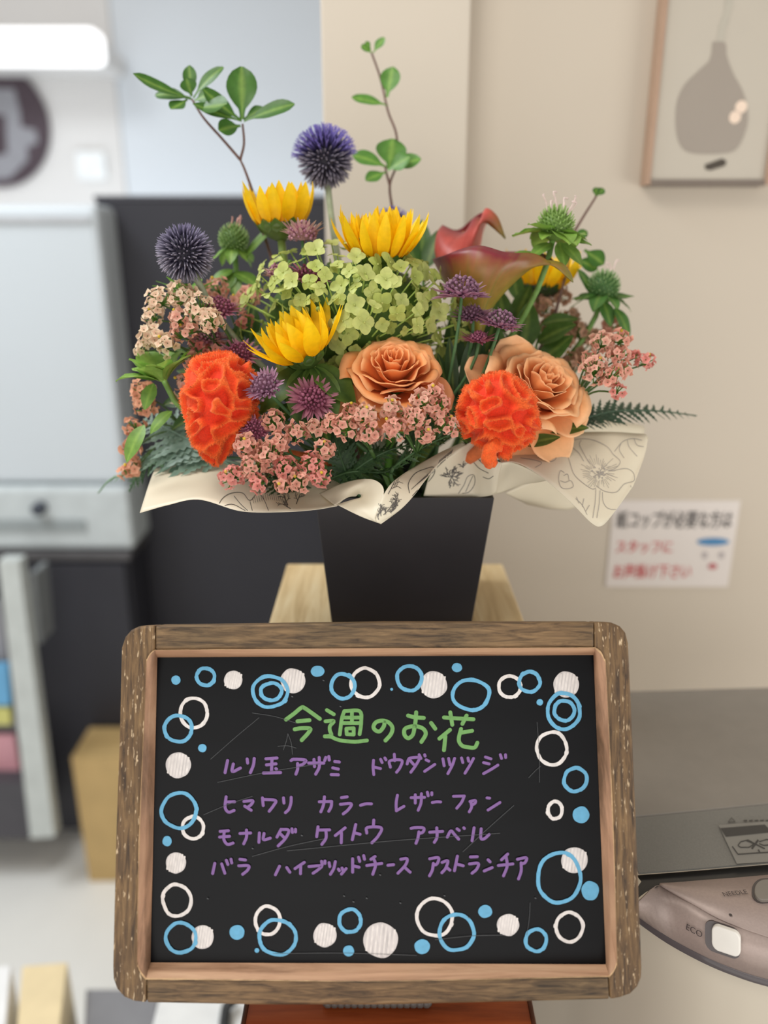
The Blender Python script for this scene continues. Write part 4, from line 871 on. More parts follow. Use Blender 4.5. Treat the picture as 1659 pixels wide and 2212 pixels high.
# ------------------------------------------------------------------ roses
RS = dict(deep=lin((246, 134, 60)), mid=lin((250, 166, 96)), rim=lin((252, 194, 142)))
def rose(px, py, d, axis, R, label, n=26, seed=2, H=.62, ph0=0.0, guards=(), pal=RS):
    rg = random.Random(seed); c0 = P(px, py, d); A = Vector(axis).normalized(); x, y, z = frame3(A); RR = PXL(R, d)
    t = new_flower('rose', label, 'flower', c0, 'peach roses in the bouquet')
    o = c0 - z * (RR * .45)
    nu, nv = 10, 18
    for i in range(n):
        tt = i / (n - 1); rim = RR * (.07 + .93 * tt ** 1.05); top = RR * (H * (1.0 - .50 * tt ** 1.6)) + RR * .45 * (1 - .35 * tt); half = 1.9 - 1.05 * tt ** .6
        th0 = ph0 + i * 2.39996 + rg.uniform(-.15, .15); vs, cs = [], []
        roll = .05 + .34 * tt ** 1.5; ruf = .03 + .085 * tt; sd = rg.uniform(0, 50); lean = rg.uniform(-.04, .04)
        for a in range(nu + 1):
            u = a / nu
            for b in range(nv + 1):
                s = -1 + 2 * b / nv; th = th0 + half * s
                edge = 1 - .16 * abs(s) ** 3.0 - .03 * cos(s * 9 + sd)
                tip = .05 * tt * (1 - abs(s)) ** 2
                h = top * edge * u
                bel = sin(min(1, u * 1.05) * pi * .5)
                r_ = rim * (.20 + .80 * bel ** (1.2 + .8 * (1 - tt))) * (1 + .07 * s) + RR * lean * u
                k = max(0, (u - .72) / .28); r_ += RR * roll * k * k * .55; h -= RR * roll * k * k * .42 * (1 - tip)
                r_ += RR * ruf * u * u * noise.noise(Vector((th * 2.2, sd, u * 1.5))) * 1.6
                h += RR * ruf * u * u * noise.noise(Vector((th * 2.6 + 9, sd, 3))) * 1.4
                vs.append(o + x * (cos(th) * r_) + y * (sin(th) * r_) + z * h)
                cs.append(mix(mix(pal['deep'], pal['mid'], u * 1.1 * (.55 + .45 * tt)), pal['rim'], max(0, (u - .8) * 3.5) * (.5 + .5 * tt)))
        MB().add(vs, grid_faces(nu + 1, nv + 1), cs).build('petal', M_rose, t, solid=.0003)
    for gx, gy, gt, gl, gw, gb in guards:      # big outer petals: direction in view, length, width, curl
        dv = D(gx, gy, gt); st = o + dv * (RR * .25); nm = (z * 1.0 - dv * .2 + D(0, 0, .6))
        v, f, c = leaf(st, dv, nm, RR * gl, RR * gw, lambda u: max(.12, (.35 + .65 * min(1, u * 2)) * (1 - max(0, u - .62) ** 2 * 4.5)), 12, 6, gb, .18, .045, 1.4, gx * 9, lambda u, s: mix(mix(pal['deep'], pal['mid'], u * 1.2), pal['rim'], u * u * .7 + .3 * abs(s) ** 4))
        MB().add(v, f, c).build('outer_petal', M_rose, t, solid=.0003)
    for k in range(5):
        th = 2 * pi * k / 5; rad = x * cos(th) + y * sin(th)
        v, f, c = leaf(o, rad + z * .1, z, RR * .8, RR * .28, pr_lance, 6, 2, -.6, .1, 0, 2, 0, lambda u, s: G_mid); MB().add(v, f, c).build('sepal', M_leaf, t)
    mb = MB(); stem_to_pot(mb, o, A, .0028, G_mid); mb.build('stem', M_stem, t)
    return t
rose(850, 806, .545, D(.02, .62, .78), 100, 'peach rose below the green hydrangea, facing forward', n=21, seed=4, ph0=.8,
     guards=((-.92, -.38, .25, 1.10, .85, -.25), (.95, -.20, .2, 1.12, .95, -.3), (-.45, -.85, .25, 1.0, .9, .3), (.35, -.9, .1, .8, 1.0, .2), (-.2, .95, -.2, .85, 1.2, .35)))
RS2 = dict(deep=lin((246, 150, 80)), mid=lin((250, 180, 118)), rim=lin((252, 206, 158)))
rose(1166, 836, .560, D(.36, .52, .76), 106, 'peach rose at the right, wide open and leaning right', n=22, seed=9, ph0=2.2, H=.55, pal=RS2,
     guards=((-.85, .42, .1, 1.3, .9, .2), (-.35, .92, -.1, 1.15, 1.0, .3), (.85, -.35, .1, 1.05, 1.0, -.2), (.45, -.85, .2, 1.2, 1.0, -.2), (-.15, -.95, .15, 1.15, .9, -.25), (-.9, -.2, .2, 1.1, .9, -.1)))

# ------------------------------------------------------------------ hydrangea
HC = P(762, 690, .605); H_l = lin((208, 214, 136)); H_m = lin((186, 198, 104)); H_d = lin((156, 176, 78))
hyd = new_flower('hydrangea', 'big round lime-green hydrangea head in the middle of the bouquet', 'flower', HC, None)
def floret_mesh(mb, o, axis, r, rg, shade):
    x, y, z = frame3(axis, Vector((rg.uniform(-1, 1), rg.uniform(-1, 1), rg.uniform(-1, 1))))
    cb = mix(H_d, mix(H_m, H_l, shade), .75); rim = mix(H_m, H_l, shade)
    cup = rg.uniform(-.05, .45)
    for k in range(4):
        th = pi / 2 * k + rg.uniform(-.12, .12); rad = x * cos(th) + y * sin(th); l = r * rg.uniform(.9, 1.1)
        v, f, c = leaf(o + rad * (r * .05), rad * cos(cup) + z * sin(cup), z * cos(cup) - rad * sin(cup), l, l * rg.uniform(.95, 1.12), lambda u: max(.10, sin(pi * min(1, u ** .85 * .97)) ** .62), 5, 2, rg.uniform(-.7, .25), .16, .04, 1, rg.uniform(0, 6), lambda u, s: mix(cb, rim, u * 1.3 - .25 * (1 - abs(s)) * (u < .8)))
        mb.add(v, f, c)
    v, f = ball(o + z * (r * .07), r * .10, 4, 6); mb.add(v, f, lin((196, 204, 120)))
rg = random.Random(12)
ex, ey, ed = PXL(244, .6), PXL(152, .6), .068
def hyd_pt(px, py):
    dx = (px - 762) / 250.0; dy = (690 - py) / 152.0; q = 1 - dx * dx - dy * dy
    return None if q <= 0.02 else (dx, dy, sqrt(q))
pts = []; tries = 0
while len(pts) < 98 and tries < 9000:
    tries += 1; px, py = rg.uniform(515, 1010), rg.uniform(534, 845); h = hyd_pt(px, py)
    if h is None or (545 < px < 725 and 680 < py < 800) or (740 < px < 900 and 450 < py < 552) or (760 < px < 940 and py > 745): continue
    if all((px - a) ** 2 + (py - b) ** 2 > (33 if tries < 5000 else 25) ** 2 for a, b, _ in pts): pts.append((px, py, h))
stalks = MB()
for px, py, (dx, dy, dz) in pts:
    k = rg.uniform(.93, 1.07); o = HC + RT * (dx * ex * k) + UP * (dy * ey * k) - FW * (dz * ed * k)
    ax = (RT * dx + UP * (dy * .9 + .05) - FW * dz * 1.25 + Vector((rg.uniform(-.75, .75), rg.uniform(-.75, .75), rg.uniform(-.75, .75)))).normalized()
    mb = MB(); floret_mesh(mb, o, ax, PXL(rg.uniform(16, 25), .56), rg, rg.random()); mb.build('floret', M_hyd, hyd)
    c1 = HC - UP * .02 + (o - HC) * .35; v, f = tube([HC - UP * .05, c1, o], .0008, .0005, 5); stalks.add(v, f, G_pale)
inner = MB()
for k in range(340):
    a = Vector((rg.gauss(0, 1), rg.gauss(0, 1), rg.gauss(0, 1))).normalized(); q = rg.uniform(.74, .99)
    o = HC + RT * (a.x * ex * q) + UP * (a.y * ey * q) - FW * (a.z * ed * q)
    if rg.random() < .6: floret_mesh(inner, o, (o - HC).normalized() + Vector((rg.uniform(-.5, .5), rg.uniform(-.5, .5), rg.uniform(-.5, .5))), PXL(rg.uniform(11, 19), .57), rg, rg.random() * .5)
    else: v, f = ball(o, PXL(rg.uniform(3, 6), .57), 5, 7); inner.add(v, f, mix(G_mid, H_m, rg.random()))
o = inner.build('small_inner_florets', M_hyd, hyd); o['kind'] = 'stuff'
for k in range(120):
    a = Vector((rg.gauss(0, 1), rg.gauss(0, 1), rg.gauss(0, 1))).normalized(); o = HC + RT * (a.x * ex * .85) + UP * (a.y * ey * .85) - FW * (a.z * ed * .85)
    v, f = tube([HC - UP * .05, HC - UP * .015 + (o - HC) * .4, o], .0008, .0005, 5); stalks.add(v, f, mix(G_mid, G_pale, rg.random()))
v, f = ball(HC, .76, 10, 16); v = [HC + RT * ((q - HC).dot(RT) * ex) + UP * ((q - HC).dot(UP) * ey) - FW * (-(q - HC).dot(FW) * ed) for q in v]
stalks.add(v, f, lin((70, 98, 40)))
stalks.build('flower_stalks', M_stem, hyd)
mb = MB(); stem_to_pot(mb, HC - UP * .05, UP, .003); mb.build('stem', M_stem, hyd)

# ------------------------------------------------------------------ astrantias
def astrantia(px, py, d, axis, R, label, tone, seed, cup=.6, dome=.62, nb=18, stem_axis=None):
    rg = random.Random(seed); c0 = P(px, py, d); A = Vector(axis).normalized(); x, y, z = frame3(A); RR = PXL(R, d)
    t = new_flower('astrantia', label, 'flower', c0, 'astrantias in the bouquet')
    br = {'pink': (lin((206, 156, 162)), lin((176, 116, 132)), lin((166, 160, 122))), 'purple': (lin((178, 128, 152)), lin((148, 92, 124)), lin((176, 150, 170))), 'wine': (lin((176, 108, 126)), lin((140, 72, 98)), lin((180, 132, 140)))}[tone]
    fl = {'pink': (lin((160, 104, 124)), lin((208, 164, 172))), 'purple': (lin((122, 80, 106)), lin((180, 144, 162))), 'wine': (lin((140, 72, 98)), lin((184, 116, 140)))}[tone]
    mb = MB()
    for row in range(2):
        for k in range(nb):
            th = 2 * pi * (k + .5 * row) / nb + rg.uniform(-.1, .1); ph = (pi / 2 - cup) + rg.uniform(-.12, .12) - .14 * row; rad = x * cos(th) + y * sin(th)
            v, f, c = leaf(c0 + rad * (RR * .10), rad * sin(ph) + z * cos(ph), z * sin(ph) - rad * cos(ph), RR * rg.uniform(.9, 1.12), RR * .20, lambda u: max(.06, sin(pi * min(1, u ** .9 * .93 + .05)) ** .7), 6, 1, rg.uniform(-.3, .25), .5, 0, 1, 0,
                           lambda u, s: mix(mix(br[0], br[1], abs(s) * .7), br[2], max(0, u - .6) * 1.6))
            mb.add(v, f, c)
    mb.build('bract_collar', M_ast, t)
    mb = MB(); n = 74
    for k in range(n):
        q = (k + .5) / n; ph = math.acos(1 - q * 1.12); th = k * 2.39996; rad = x * cos(th) + y * sin(th)
        dv = (z * cos(ph) + rad * sin(ph)); rr = RR * dome * rg.uniform(.86, 1.06); e = c0 + z * (RR * .10) + dv * rr * (1 if ph < 1.3 else .9)
        v, f = tube([c0 + z * (RR * .06), e], RR * .011, RR * .011, 4, False); mb.add(v, f, mix(br[0], fl[1], .4))
        v, f = ball(e, RR * rg.uniform(.055, .085), 5, 7); mb.add(v, f, mix(fl[0], fl[1], rg.random() * .7))
        if rg.random() < .35:
            v, f = tube([e, e + (dv + Vector((rg.uniform(-.4, .4), rg.uniform(-.4, .4), rg.uniform(-.4, .4)))) * (RR * .16)], RR * .012, RR * .008, 4, False); mb.add(v, f, fl[1])
    mb.build('floret_dome', M_ast, t)
    mb = MB(); stem_to_pot(mb, c0, stem_axis or A, .0012, lin((84, 122, 78))); mb.build('stem', M_stem, t)
AS = [
 (653, 520, .572, D(.02, .97, .2), 52, 'dusty pink astrantia standing upright just right of the highest sunflower', 'pink', .62, .62),
 (604, 598, .568, D(-.25, .8, .5), 36, 'small pink astrantia at the hydrangea top left, left one of two touching', 'pink', .5, .66),
 (668, 604, .562, D(.15, .75, .55), 46, 'plum astrantia at the hydrangea top left, right one of two touching', 'wine', .25, .6),
 (997, 642, .548, D(.03, .93, .34), 62, 'large purple astrantia with a dark floret dome in front of the calla', 'purple', .12, .62),
 (1022, 692, .560, D(-.1, .85, .45), 44, 'purple astrantia partly hidden below the large one before the calla', 'purple', .3, .6),
 (1078, 708, .545, D(.22, .90, .35), 50, 'pale purple astrantia right of the two others below the calla', 'purple', .2, .66),
 (1034, 740, .555, D(.0, .92, .3), 40, 'low wine-red astrantia just above the right rose', 'wine', .2, .5),
 (474, 676, .566, D(-.05, .85, .5), 46, 'mauve astrantia beside the cream statice under the lower thistle', 'wine', .1, .66),
 (452, 735, .575, D(.05, .8, .45), 46, 'mauve astrantia behind the stems of the cream statice', 'pink', .1, .55),
 (518, 770, .558, D(.15, .6, .75), 42, 'dark wine astrantia tucked between sunflower tip and left cockscomb', 'wine', .2, .62),
 (578, 842, .520, D(-.30, .50, .82), 46, 'purple astrantia leaning on the left orange cockscomb', 'purple', .45, .68),
 (674, 866, .535, D(.10, .34, .93), 50, 'wine astrantia facing forward left of the front rose', 'wine', .15, .58),
 (552, 932, .522, D(.0, .5, .8), 34, 'small dark astrantia under the left cockscomb above the pink statice', 'wine', .2, .7)]
for k, (px, py, d, ax, R, lab, tone, cup, dome) in enumerate(AS): astrantia(px, py, d, ax, R, lab, tone, 40 + k, cup, dome)

# ------------------------------------------------------------------ globe thistles
def thistle(px, py, d, axis, R, label, seed, open_top=False, n=430):
    rg = random.Random(seed); c0 = P(px, py, d); A = Vector(axis).normalized(); x, y, z = frame3(A); RR = PXL(R, d)
    t = new_flower('globe_thistle', label, 'flower', c0, 'globe thistles in the bouquet')
    mb = MB(); v, f = ball(c0, RR * .64, 12, 16); mb.add(v, f, lin((32, 28, 44))); mb.build('core', M_thi, t)
    mb = MB(); tipc = lin((186, 180, 196)); drk = lin((42, 38, 62)); vio = lin((120, 108, 190))
    for k in range(n):
        ph = math.acos(1 - 2 * (k + .5) / n); th = k * 2.39996; dv = (x * (sin(ph) * cos(th)) + y * (sin(ph) * sin(th)) + z * cos(ph))
        dv = (dv + Vector((rg.uniform(-.06, .06), rg.uniform(-.06, .06), rg.uniform(-.06, .06)))).normalized()
        top = cos(ph) > .15 if open_top else False
        l0 = RR * .45; l1 = RR * rg.uniform(.95, 1.02) * (1.06 if top else 1)
        a, b, _ = frame3(dv); vs, cs = [], []; w = RR * (.035 if not top else .044)
        for q, (u, ww) in enumerate(((0, .5), (.35, 1.0), (.7, .85), (.9, .5), (1, .1))):
            p = c0 + dv * (l0 + (l1 - l0) * u)
            for j in range(5): vs.append(p + (a * cos(2 * pi * j / 5) + b * sin(2 * pi * j / 5)) * (w * ww))
            cs += [mix(drk, vio if top else mix(tipc, vio, .35 * max(0, dv.dot(UP) + .3)), max(0, u - .5) * (1.6 if top else 1.5))] * 5
        mb.add(vs, grid_faces(5, 5, True), cs)
        if top:
            for j in range(3):
                e = c0 + dv * l1; v, f = tube([c0 + dv * (l1 * .93), e + (dv + (a * cos(j * 2.1) + b * sin(j * 2.1)) * .5) * (RR * .11)], RR * .018, RR * .012, 4, False); mb.add(v, f, mix(vio, lin((150, 140, 210)), rg.random()))
    mb.build('spines', M_thi, t)
    mb = MB(); stem_to_pot(mb, c0 - z * (RR * .5), A, .0026, lin((158, 168, 140)), bow=.9); mb.build('stem', M_stem, t, label='pale grey-green stem')
thistle(400, 548, .555, D(-.32, .86, .35), 64, 'dark blue globe thistle at the left, above the cream statice', 61)
thistle(703, 346, .625, D(-.08, .96, .1), 63, 'tall globe thistle with violet top, highest of the bouquet flowers', 62, True)
thistle(848, 486, .66, D(0, .9, .1), 34, 'globe thistle almost hidden behind the upright sunflower', 63, True, 200)

# ------------------------------------------------------------------ cockscombs
def celosia(px, py, d, axis, rx, ry, rz, label, seed, lobes=(), curl=(), wl=.0118, tilt=0.0):
    rg = random.Random(seed); c0 = P(px, py, d); t = new_flower('cockscomb', label, 'flower', c0, 'orange cockscombs in the bouquet')
    waves = []
    for k in range(40):
        a = Vector((rg.gauss(0, 1), rg.gauss(0, 1), rg.gauss(0, 1))).normalized(); waves.append((a * (2 * pi / wl), rg.uniform(0, 6.28)))
    ct, sn = cos(tilt), sin(tilt); ux = RT * ct + UP * sn; uy = UP * ct - RT * sn
    X, Y, Z = PXL(rx, d), PXL(ry, d), rz
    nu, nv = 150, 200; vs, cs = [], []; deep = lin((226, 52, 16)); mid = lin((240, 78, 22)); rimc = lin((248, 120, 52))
    for i in range(nu + 1):
        a = pi * i / nu
        for j in range(nv):
            b = 2 * pi * j / nv; n = Vector((sin(a) * cos(b), cos(a), sin(a) * sin(b)))
            k = 1 + .12 * noise.noise(n * 1.6 + Vector((seed, 0, 0)))
            for lx, ly, lz, amp, wd in lobes: k += amp * exp(-(n - Vector((lx, ly, lz)).normalized()).length_squared / wd)
            p = ux * (n.x * X * k) + uy * (n.y * Y * k) - FW * (n.z * Z * k)
            q = p + Vector((noise.noise(p * 60), noise.noise(p * 60 + Vector((7, 0, 0))), noise.noise(p * 60 + Vector((0, 9, 0))))) * .004
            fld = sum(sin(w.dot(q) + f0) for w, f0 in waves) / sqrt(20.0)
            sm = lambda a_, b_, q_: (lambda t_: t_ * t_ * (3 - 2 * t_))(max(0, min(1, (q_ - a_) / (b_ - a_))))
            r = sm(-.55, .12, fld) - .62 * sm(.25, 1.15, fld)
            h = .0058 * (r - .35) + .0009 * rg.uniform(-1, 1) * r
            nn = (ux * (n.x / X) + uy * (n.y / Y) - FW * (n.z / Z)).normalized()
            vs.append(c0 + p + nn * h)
            cs.append(mix(mix(deep, mid, r * 1.25), rimc, max(0, r - .72) * 2.4))  # own two-tone red-orange, plus fold shade painted in as deeper red valleys
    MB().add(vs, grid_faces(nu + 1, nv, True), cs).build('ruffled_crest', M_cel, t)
    # velvety hairs along the ruffle edges
    mb = MB(); idx = [i for i in range(len(vs)) if cs[i][1] > mid[1] * 1.1]; rg.shuffle(idx)
    for i in idx[:5200]:
        nn = (vs[i] - c0); nn = (nn.normalized() + Vector((rg.uniform(-.6, .6), rg.uniform(-.6, .6), rg.uniform(-.6, .6)))).normalized(); sd = nn.orthogonal().normalized() * .00016; l = rg.uniform(.0008, .0017)
        mb.add([vs[i] - sd, vs[i] + sd, vs[i] + nn * l], [(0, 1, 2)], rimc)
    o = mb.build('velvet_hairs', M_cel, t, smooth=False); o['kind'] = 'stuff'
    for px_list in curl:                       # loose curled ruffle hanging below the head
        mb = MB(); cp = catmull([P(*q) for q in px_list], 26); v, f = tube(cp, PXL(17, d), PXL(13, d), 16)
        v = [p + Vector((noise.noise(p * 260), noise.noise(p * 260 + Vector((5, 0, 0))), noise.noise(p * 260 + Vector((0, 5, 0))))) * .0024 for p in v]
        mb.add(v, f, [mix(mid, rimc, .3 + .7 * abs(noise.noise(p * 300))) for p in v]); mb.build('curled_ruffle', M_cel, t)
    mb = MB(); stem_to_pot(mb, c0 - UP * (Y * .5) + FW * .012, Vector(axis).normalized(), .005, lin((214, 110, 60))); mb.build('stem', M_stem, t)
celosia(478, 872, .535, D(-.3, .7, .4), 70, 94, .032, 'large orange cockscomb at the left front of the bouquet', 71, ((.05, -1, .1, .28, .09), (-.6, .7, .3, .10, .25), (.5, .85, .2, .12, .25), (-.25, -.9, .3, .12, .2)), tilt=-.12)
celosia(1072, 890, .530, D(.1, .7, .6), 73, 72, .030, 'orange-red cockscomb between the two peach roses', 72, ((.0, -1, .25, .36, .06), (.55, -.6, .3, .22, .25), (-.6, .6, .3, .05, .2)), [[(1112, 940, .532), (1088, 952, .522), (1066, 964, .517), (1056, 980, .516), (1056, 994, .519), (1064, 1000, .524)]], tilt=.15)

# ------------------------------------------------------------------ calla lilies
def calla(label, columns, axis, cols, seed):
    """Spathe skinned over columns of 3D points that run from the throat to the rim, round the funnel."""
    base = sum((P(*c[0]) for c in columns), Vector()) / len(columns); A = Vector(axis).normalized()
    t = new_flower('calla_lily', label, 'flower', base, 'calla lilies in the bouquet'); nu = 26; per = 8; m = len(columns)
    cc = [catmull([P(*q) for q in c], nu) for c in columns]; vs, cs = [], []
    for i in range(nu):
        ring = [c[i] for c in cc]; ext = ring[-2:] + ring + ring[:3]
        full = catmull(ext, (len(ext) - 1) * per + 1)[2 * per:(2 + m) * per]
        for j, p in enumerate(full):
            vs.append(p); w = .5 + .7 * noise.noise(Vector((j * .8, i * .05, seed))); cs.append(cols(i / (nu - 1), j / per, w))
    MB().add(vs, grid_faces(nu, m * per, True), cs).build('spathe', M_cal, t, solid=.0007)
    top = sum((c[nu * 2 // 3] for c in cc), Vector()) / m
    mb = MB(); v, f = tube([base, (base + top) / 2, top], .0035, .0028, 10); mb.add(v, f, lin((214, 140, 70))); mb.build('spadix', M_cal, t, label='orange spadix')
    mb = MB(); stem_to_pot(mb, base + A * .002, A, .0045, lin((112, 132, 62)), bow=.7); mb.build('stem', M_stem, t)
wine = lin((118, 36, 48)); red = lin((172, 62, 54)); ol = lin((190, 160, 66)); olg = lin((108, 120, 42)); pk = lin((204, 98, 84))
def c_front(u, j, w):
    g = max(0, 1 - u * 1.25) * 1.3 + .35 * (w - .5) + max(0, 1 - abs(j - 4.6) / 1.6) * .85 * max(0, u - .15); c = mix(mix(red, wine, u * 1.1), mix(ol, olg, .2 + .6 * w), g)
    return mix(c, olg, max(0, 1 - abs(j - 5) / .7) * max(0, u - .5) * 1.6)
def c_back(u, j, w): return mix(mix(pk, red, u * 1.1 + .5 * (w - .5)), mix(wine, olg, max(0, 1 - abs(j - 3) * .9)), max(0, u - .72) * 3.2)
calla('large wine and olive calla lily with its tip curling to the right', [
 [(1020, 722, .600), (995, 670, .603), (962, 612, .607), (942, 574, .610), (936, 560, .611)],
 [(1024, 724, .592), (1008, 668, .585), (985, 600, .577), (970, 562, .575), (962, 551, .577)],
 [(1030, 726, .587), (1025, 665, .573), (1022, 590, .560), (1026, 545, .558), (1030, 531, .562)],
 [(1036, 724, .588), (1045, 664, .573), (1068, 595, .558), (1088, 562, .556), (1096, 546, .560)],
 [(1040, 722, .592), (1058, 662, .580), (1102, 600, .566), (1148, 566, .565), (1165, 552, .568)],
 [(1043, 720, .597), (1064, 664, .590), (1115, 606, .578), (1168, 566, .575), (1212, 568, .572), (1232, 590, .571), (1238, 610, .570)],
 [(1040, 719, .602), (1060, 662, .602), (1108, 600, .598), (1150, 562, .598), (1178, 550, .594)],
 [(1034, 719, .604), (1035, 660, .612), (1060, 595, .620), (1085, 558, .625), (1104, 544, .628)],
 [(1026, 720, .603), (1010, 660, .612), (990, 600, .622), (985, 565, .625), (990, 550, .625)]], D(.15, .95, .1), c_front, 3.0)
calla('rosy red calla lily behind the large one, tip curling at the top', [
 [(980, 640, .650), (955, 590, .645), (940, 545, .645), (944, 505, .648), (956, 486, .655)],
 [(985, 640, .640), (975, 590, .628), (970, 548, .625), (985, 518, .630), (1002, 502, .640)],
 [(990, 640, .640), (1000, 590, .628), (1012, 540, .625), (1022, 500, .630), (1032, 468, .640)],
 [(994, 640, .648), (1015, 590, .645), (1036, 535, .645), (1045, 475, .641), (1050, 450, .637), (1074, 468, .632), (1092, 516, .630)],
 [(992, 640, .655), (1010, 590, .665), (1032, 530, .672), (1044, 490, .668), (1048, 458, .658)],
 [(985, 640, .660), (985, 590, .675), (986, 540, .680), (988, 510, .680), (990, 496, .680)]], D(.1, .95, .1), c_back, 5.0)
# ------------------------------------------------------------------ statice
def statice_floret(mb, o, axis, r, rg, cin, crim):
    x, y, z = frame3(axis, Vector((rg.uniform(-1, 1), rg.uniform(-1, 1), rg.uniform(-1, 1))))
    vs = [o - z * (r * .25)]; cs = [cin]; n = 10; ph = rg.uniform(0, 6)
    for ring, (rr, zz) in enumerate(((.42, .02), (1.0, .22))):
        for k in range(n):
            a = 2 * pi * k / n + ph; m = 1.0
            if ring: m = 1.0 + (.16 if k % 2 else -.12) + rg.uniform(-.16, .16)
            zq = zz + (rg.uniform(-.38, .30) if ring else rg.uniform(-.1, .1))
            vs.append(o + (x * cos(a) + y * sin(a)) * (r * rr * m) + z * (r * zq)); cs.append(cin if not ring else mix(crim, cin, rg.random() * .4))
    f = [(0, 1 + k, 1 + (k + 1) % n) for k in range(n)] + [(1 + k, 1 + n + k, 1 + n + (k + 1) % n, 1 + (k + 1) % n) for k in range(n)]
    mb.add(vs, f, cs)
PAL = {'pink': (lin((220, 150, 132)), lin((240, 192, 168))), 'rose': (lin((222, 136, 126)), lin((238, 174, 160))), 'cream': (lin((232, 192, 164)), lin((246, 232, 202))), 'mix': (lin((224, 160, 142)), lin((242, 208, 180))),
       'dull': (lin((182, 136, 112)), lin((208, 168, 134))), 'peach': (lin((222, 156, 126)), lin((238, 186, 152)))}
def statice(name_label, clusters, joint, seed, fr=8.8, tint=None):
    """clusters: (px, py, d, radius px, palette[, squash, dir]); joint: (px, py, d) where the side stalks meet."""
    rg = random.Random(seed); J = P(*joint); t = new_flower('statice_sprig', name_label, 'flower', J, 'statice sprigs in the bouquet'); st = MB()
    up0 = (J - PC).normalized()
    for px, py, d, R, pal in clusters:
        c0 = P(px, py, d); RR = PXL(R, d); cin, crim = PAL[pal]; mb = MB(); ax = ((c0 - J).normalized() * .7 + UP * .6 - FW * .35).normalized()
        n = int(max(7, min(46, 1.9 * (R / fr) ** 2 * 1.05)))
        for k in range(n):
            q = (k + .5) / n; ph = math.acos(1 - q * 1.72); th = k * 2.39996 + rg.uniform(-.2, .2); x, y, z = frame3(ax)
            dv = (z * cos(ph) + (x * cos(th) + y * sin(th)) * sin(ph)).normalized(); e = c0 + dv * (RR * rg.uniform(.62, .95))
            e += Vector((rg.uniform(-1, 1), rg.uniform(-1, 1), rg.uniform(-1, 1))) * (RR * .12)
            up_ = (dv + Vector((rg.uniform(-.45, .45), rg.uniform(-.45, .45), rg.uniform(-.45, .45)))).normalized(); r = PXL(fr * rg.uniform(.85, 1.2), d)
            statice_floret(mb, e, up_, r, rg, cin, mix(crim, cin, rg.random() * .35))
            v, f = tube([c0 - ax * (RR * .3), e], .0005, .0004, 4, False); st.add(v, f, G_mid)
        if rg.random() < .5 and R > 20:
            v, f = ball(c0 + ax * (RR * .9) + Vector((rg.uniform(-1, 1), rg.uniform(-1, 1), 0)) * (RR * .4), PXL(3.5, d), 5, 6); mb.add(v, f, lin((226, 200, 70)))
        mb.build('blossom_cluster', M_sta, t)
        mid_ = J + (c0 - J) * .5 + UP * .004; v, f = tube(catmull([J, mid_, c0 - ax * (RR * .3)], 8), .0009, .0006, 5); st.add(v, f, lin((70, 98, 50)))
    stem_to_pot(st, J, (up0 * .7 + UP * .3).normalized(), .0014, lin((70, 98, 50))); st.build('stem', M_stem, t)
statice('cream and pale pink statice sprig under the left globe thistle', [(345, 650, .560, 32, 'cream'), (395, 640, .558, 34, 'cream'), (432, 668, .553, 34, 'cream'), (385, 690, .555, 26, 'mix'), (330, 685, .566, 24, 'cream'), (412, 715, .553, 18, 'mix')], (470, 745, .57), 81)
statice('small cream statice sprig with one round cluster right of the mauve astrantia', [(455, 695, .542, 30, 'cream')], (505, 745, .56), 82)
statice('cream statice sprig at the left edge above the green monarda leaves', [(325, 730, .560, 28, 'cream'), (360, 745, .556, 26, 'cream'), (390, 722, .557, 24, 'mix'), (305, 755, .566, 16, 'cream')], (440, 785, .575), 83)
statice('peach statice sprig drooping at the far left edge of the bouquet', [(310, 850, .590, 30, 'peach'), (318, 880, .588, 26, 'peach'), (290, 925, .592, 24, 'peach'), (284, 965, .596, 24, 'peach'), (290, 1008, .60, 22, 'peach'), (272, 1020, .602, 16, 'peach')], (400, 930, .60), 84)
statice('dusty pink statice sprig behind the left astrantias', [(470, 625, .610, 28, 'pink'), (540, 640, .612, 26, 'pink'), (510, 660, .60, 24, 'pink'), (528, 695, .585, 20, 'rose')], (520, 740, .60), 85)
statice('pink statice sprig between left cockscomb and cream statice', [(425, 790, .566, 28, 'pink'), (430, 745, .572, 24, 'rose'), (470, 760, .572, 26, 'pink'), (400, 830, .572, 24, 'mix'), (385, 865, .576, 16, 'cream')], (500, 840, .585), 86)
statice('salmon pink statice sprig at the lower left front, hanging over the paper', [(535, 965, .512, 32, 'pink'), (580, 985, .508, 34, 'pink'), (545, 1010, .505, 30, 'pink'), (500, 1030, .505, 30, 'rose'), (560, 1045, .502, 22, 'rose'), (600, 955, .512, 28, 'pink')], (640, 1000, .54), 87)
statice('salmon pink statice sprig left of the dark green fern, over the paper', [(615, 1010, .508, 30, 'rose'), (645, 1040, .505, 26, 'pink'), (672, 1005, .510, 30, 'rose'), (700, 970, .514, 24, 'pink'), (610, 1050, .503, 22, 'pink'), (690, 1030, .508, 24, 'rose')], (690, 1000, .545), 88)
statice('salmon statice sprig under the forward-facing wine astrantia', [(590, 910, .518, 28, 'pink'), (640, 935, .516, 26, 'pink'), (676, 925, .52, 20, 'mix')], (690, 960, .55), 89)
statice('salmon statice sprig in front of the middle peach rose, left part', [(715, 915, .512, 24, 'pink'), (750, 925, .508, 30, 'pink'), (790, 900, .508, 32, 'mix'), (800, 935, .506, 28, 'pink'), (760, 890, .514, 24, 'pink')], (800, 970, .54), 90)
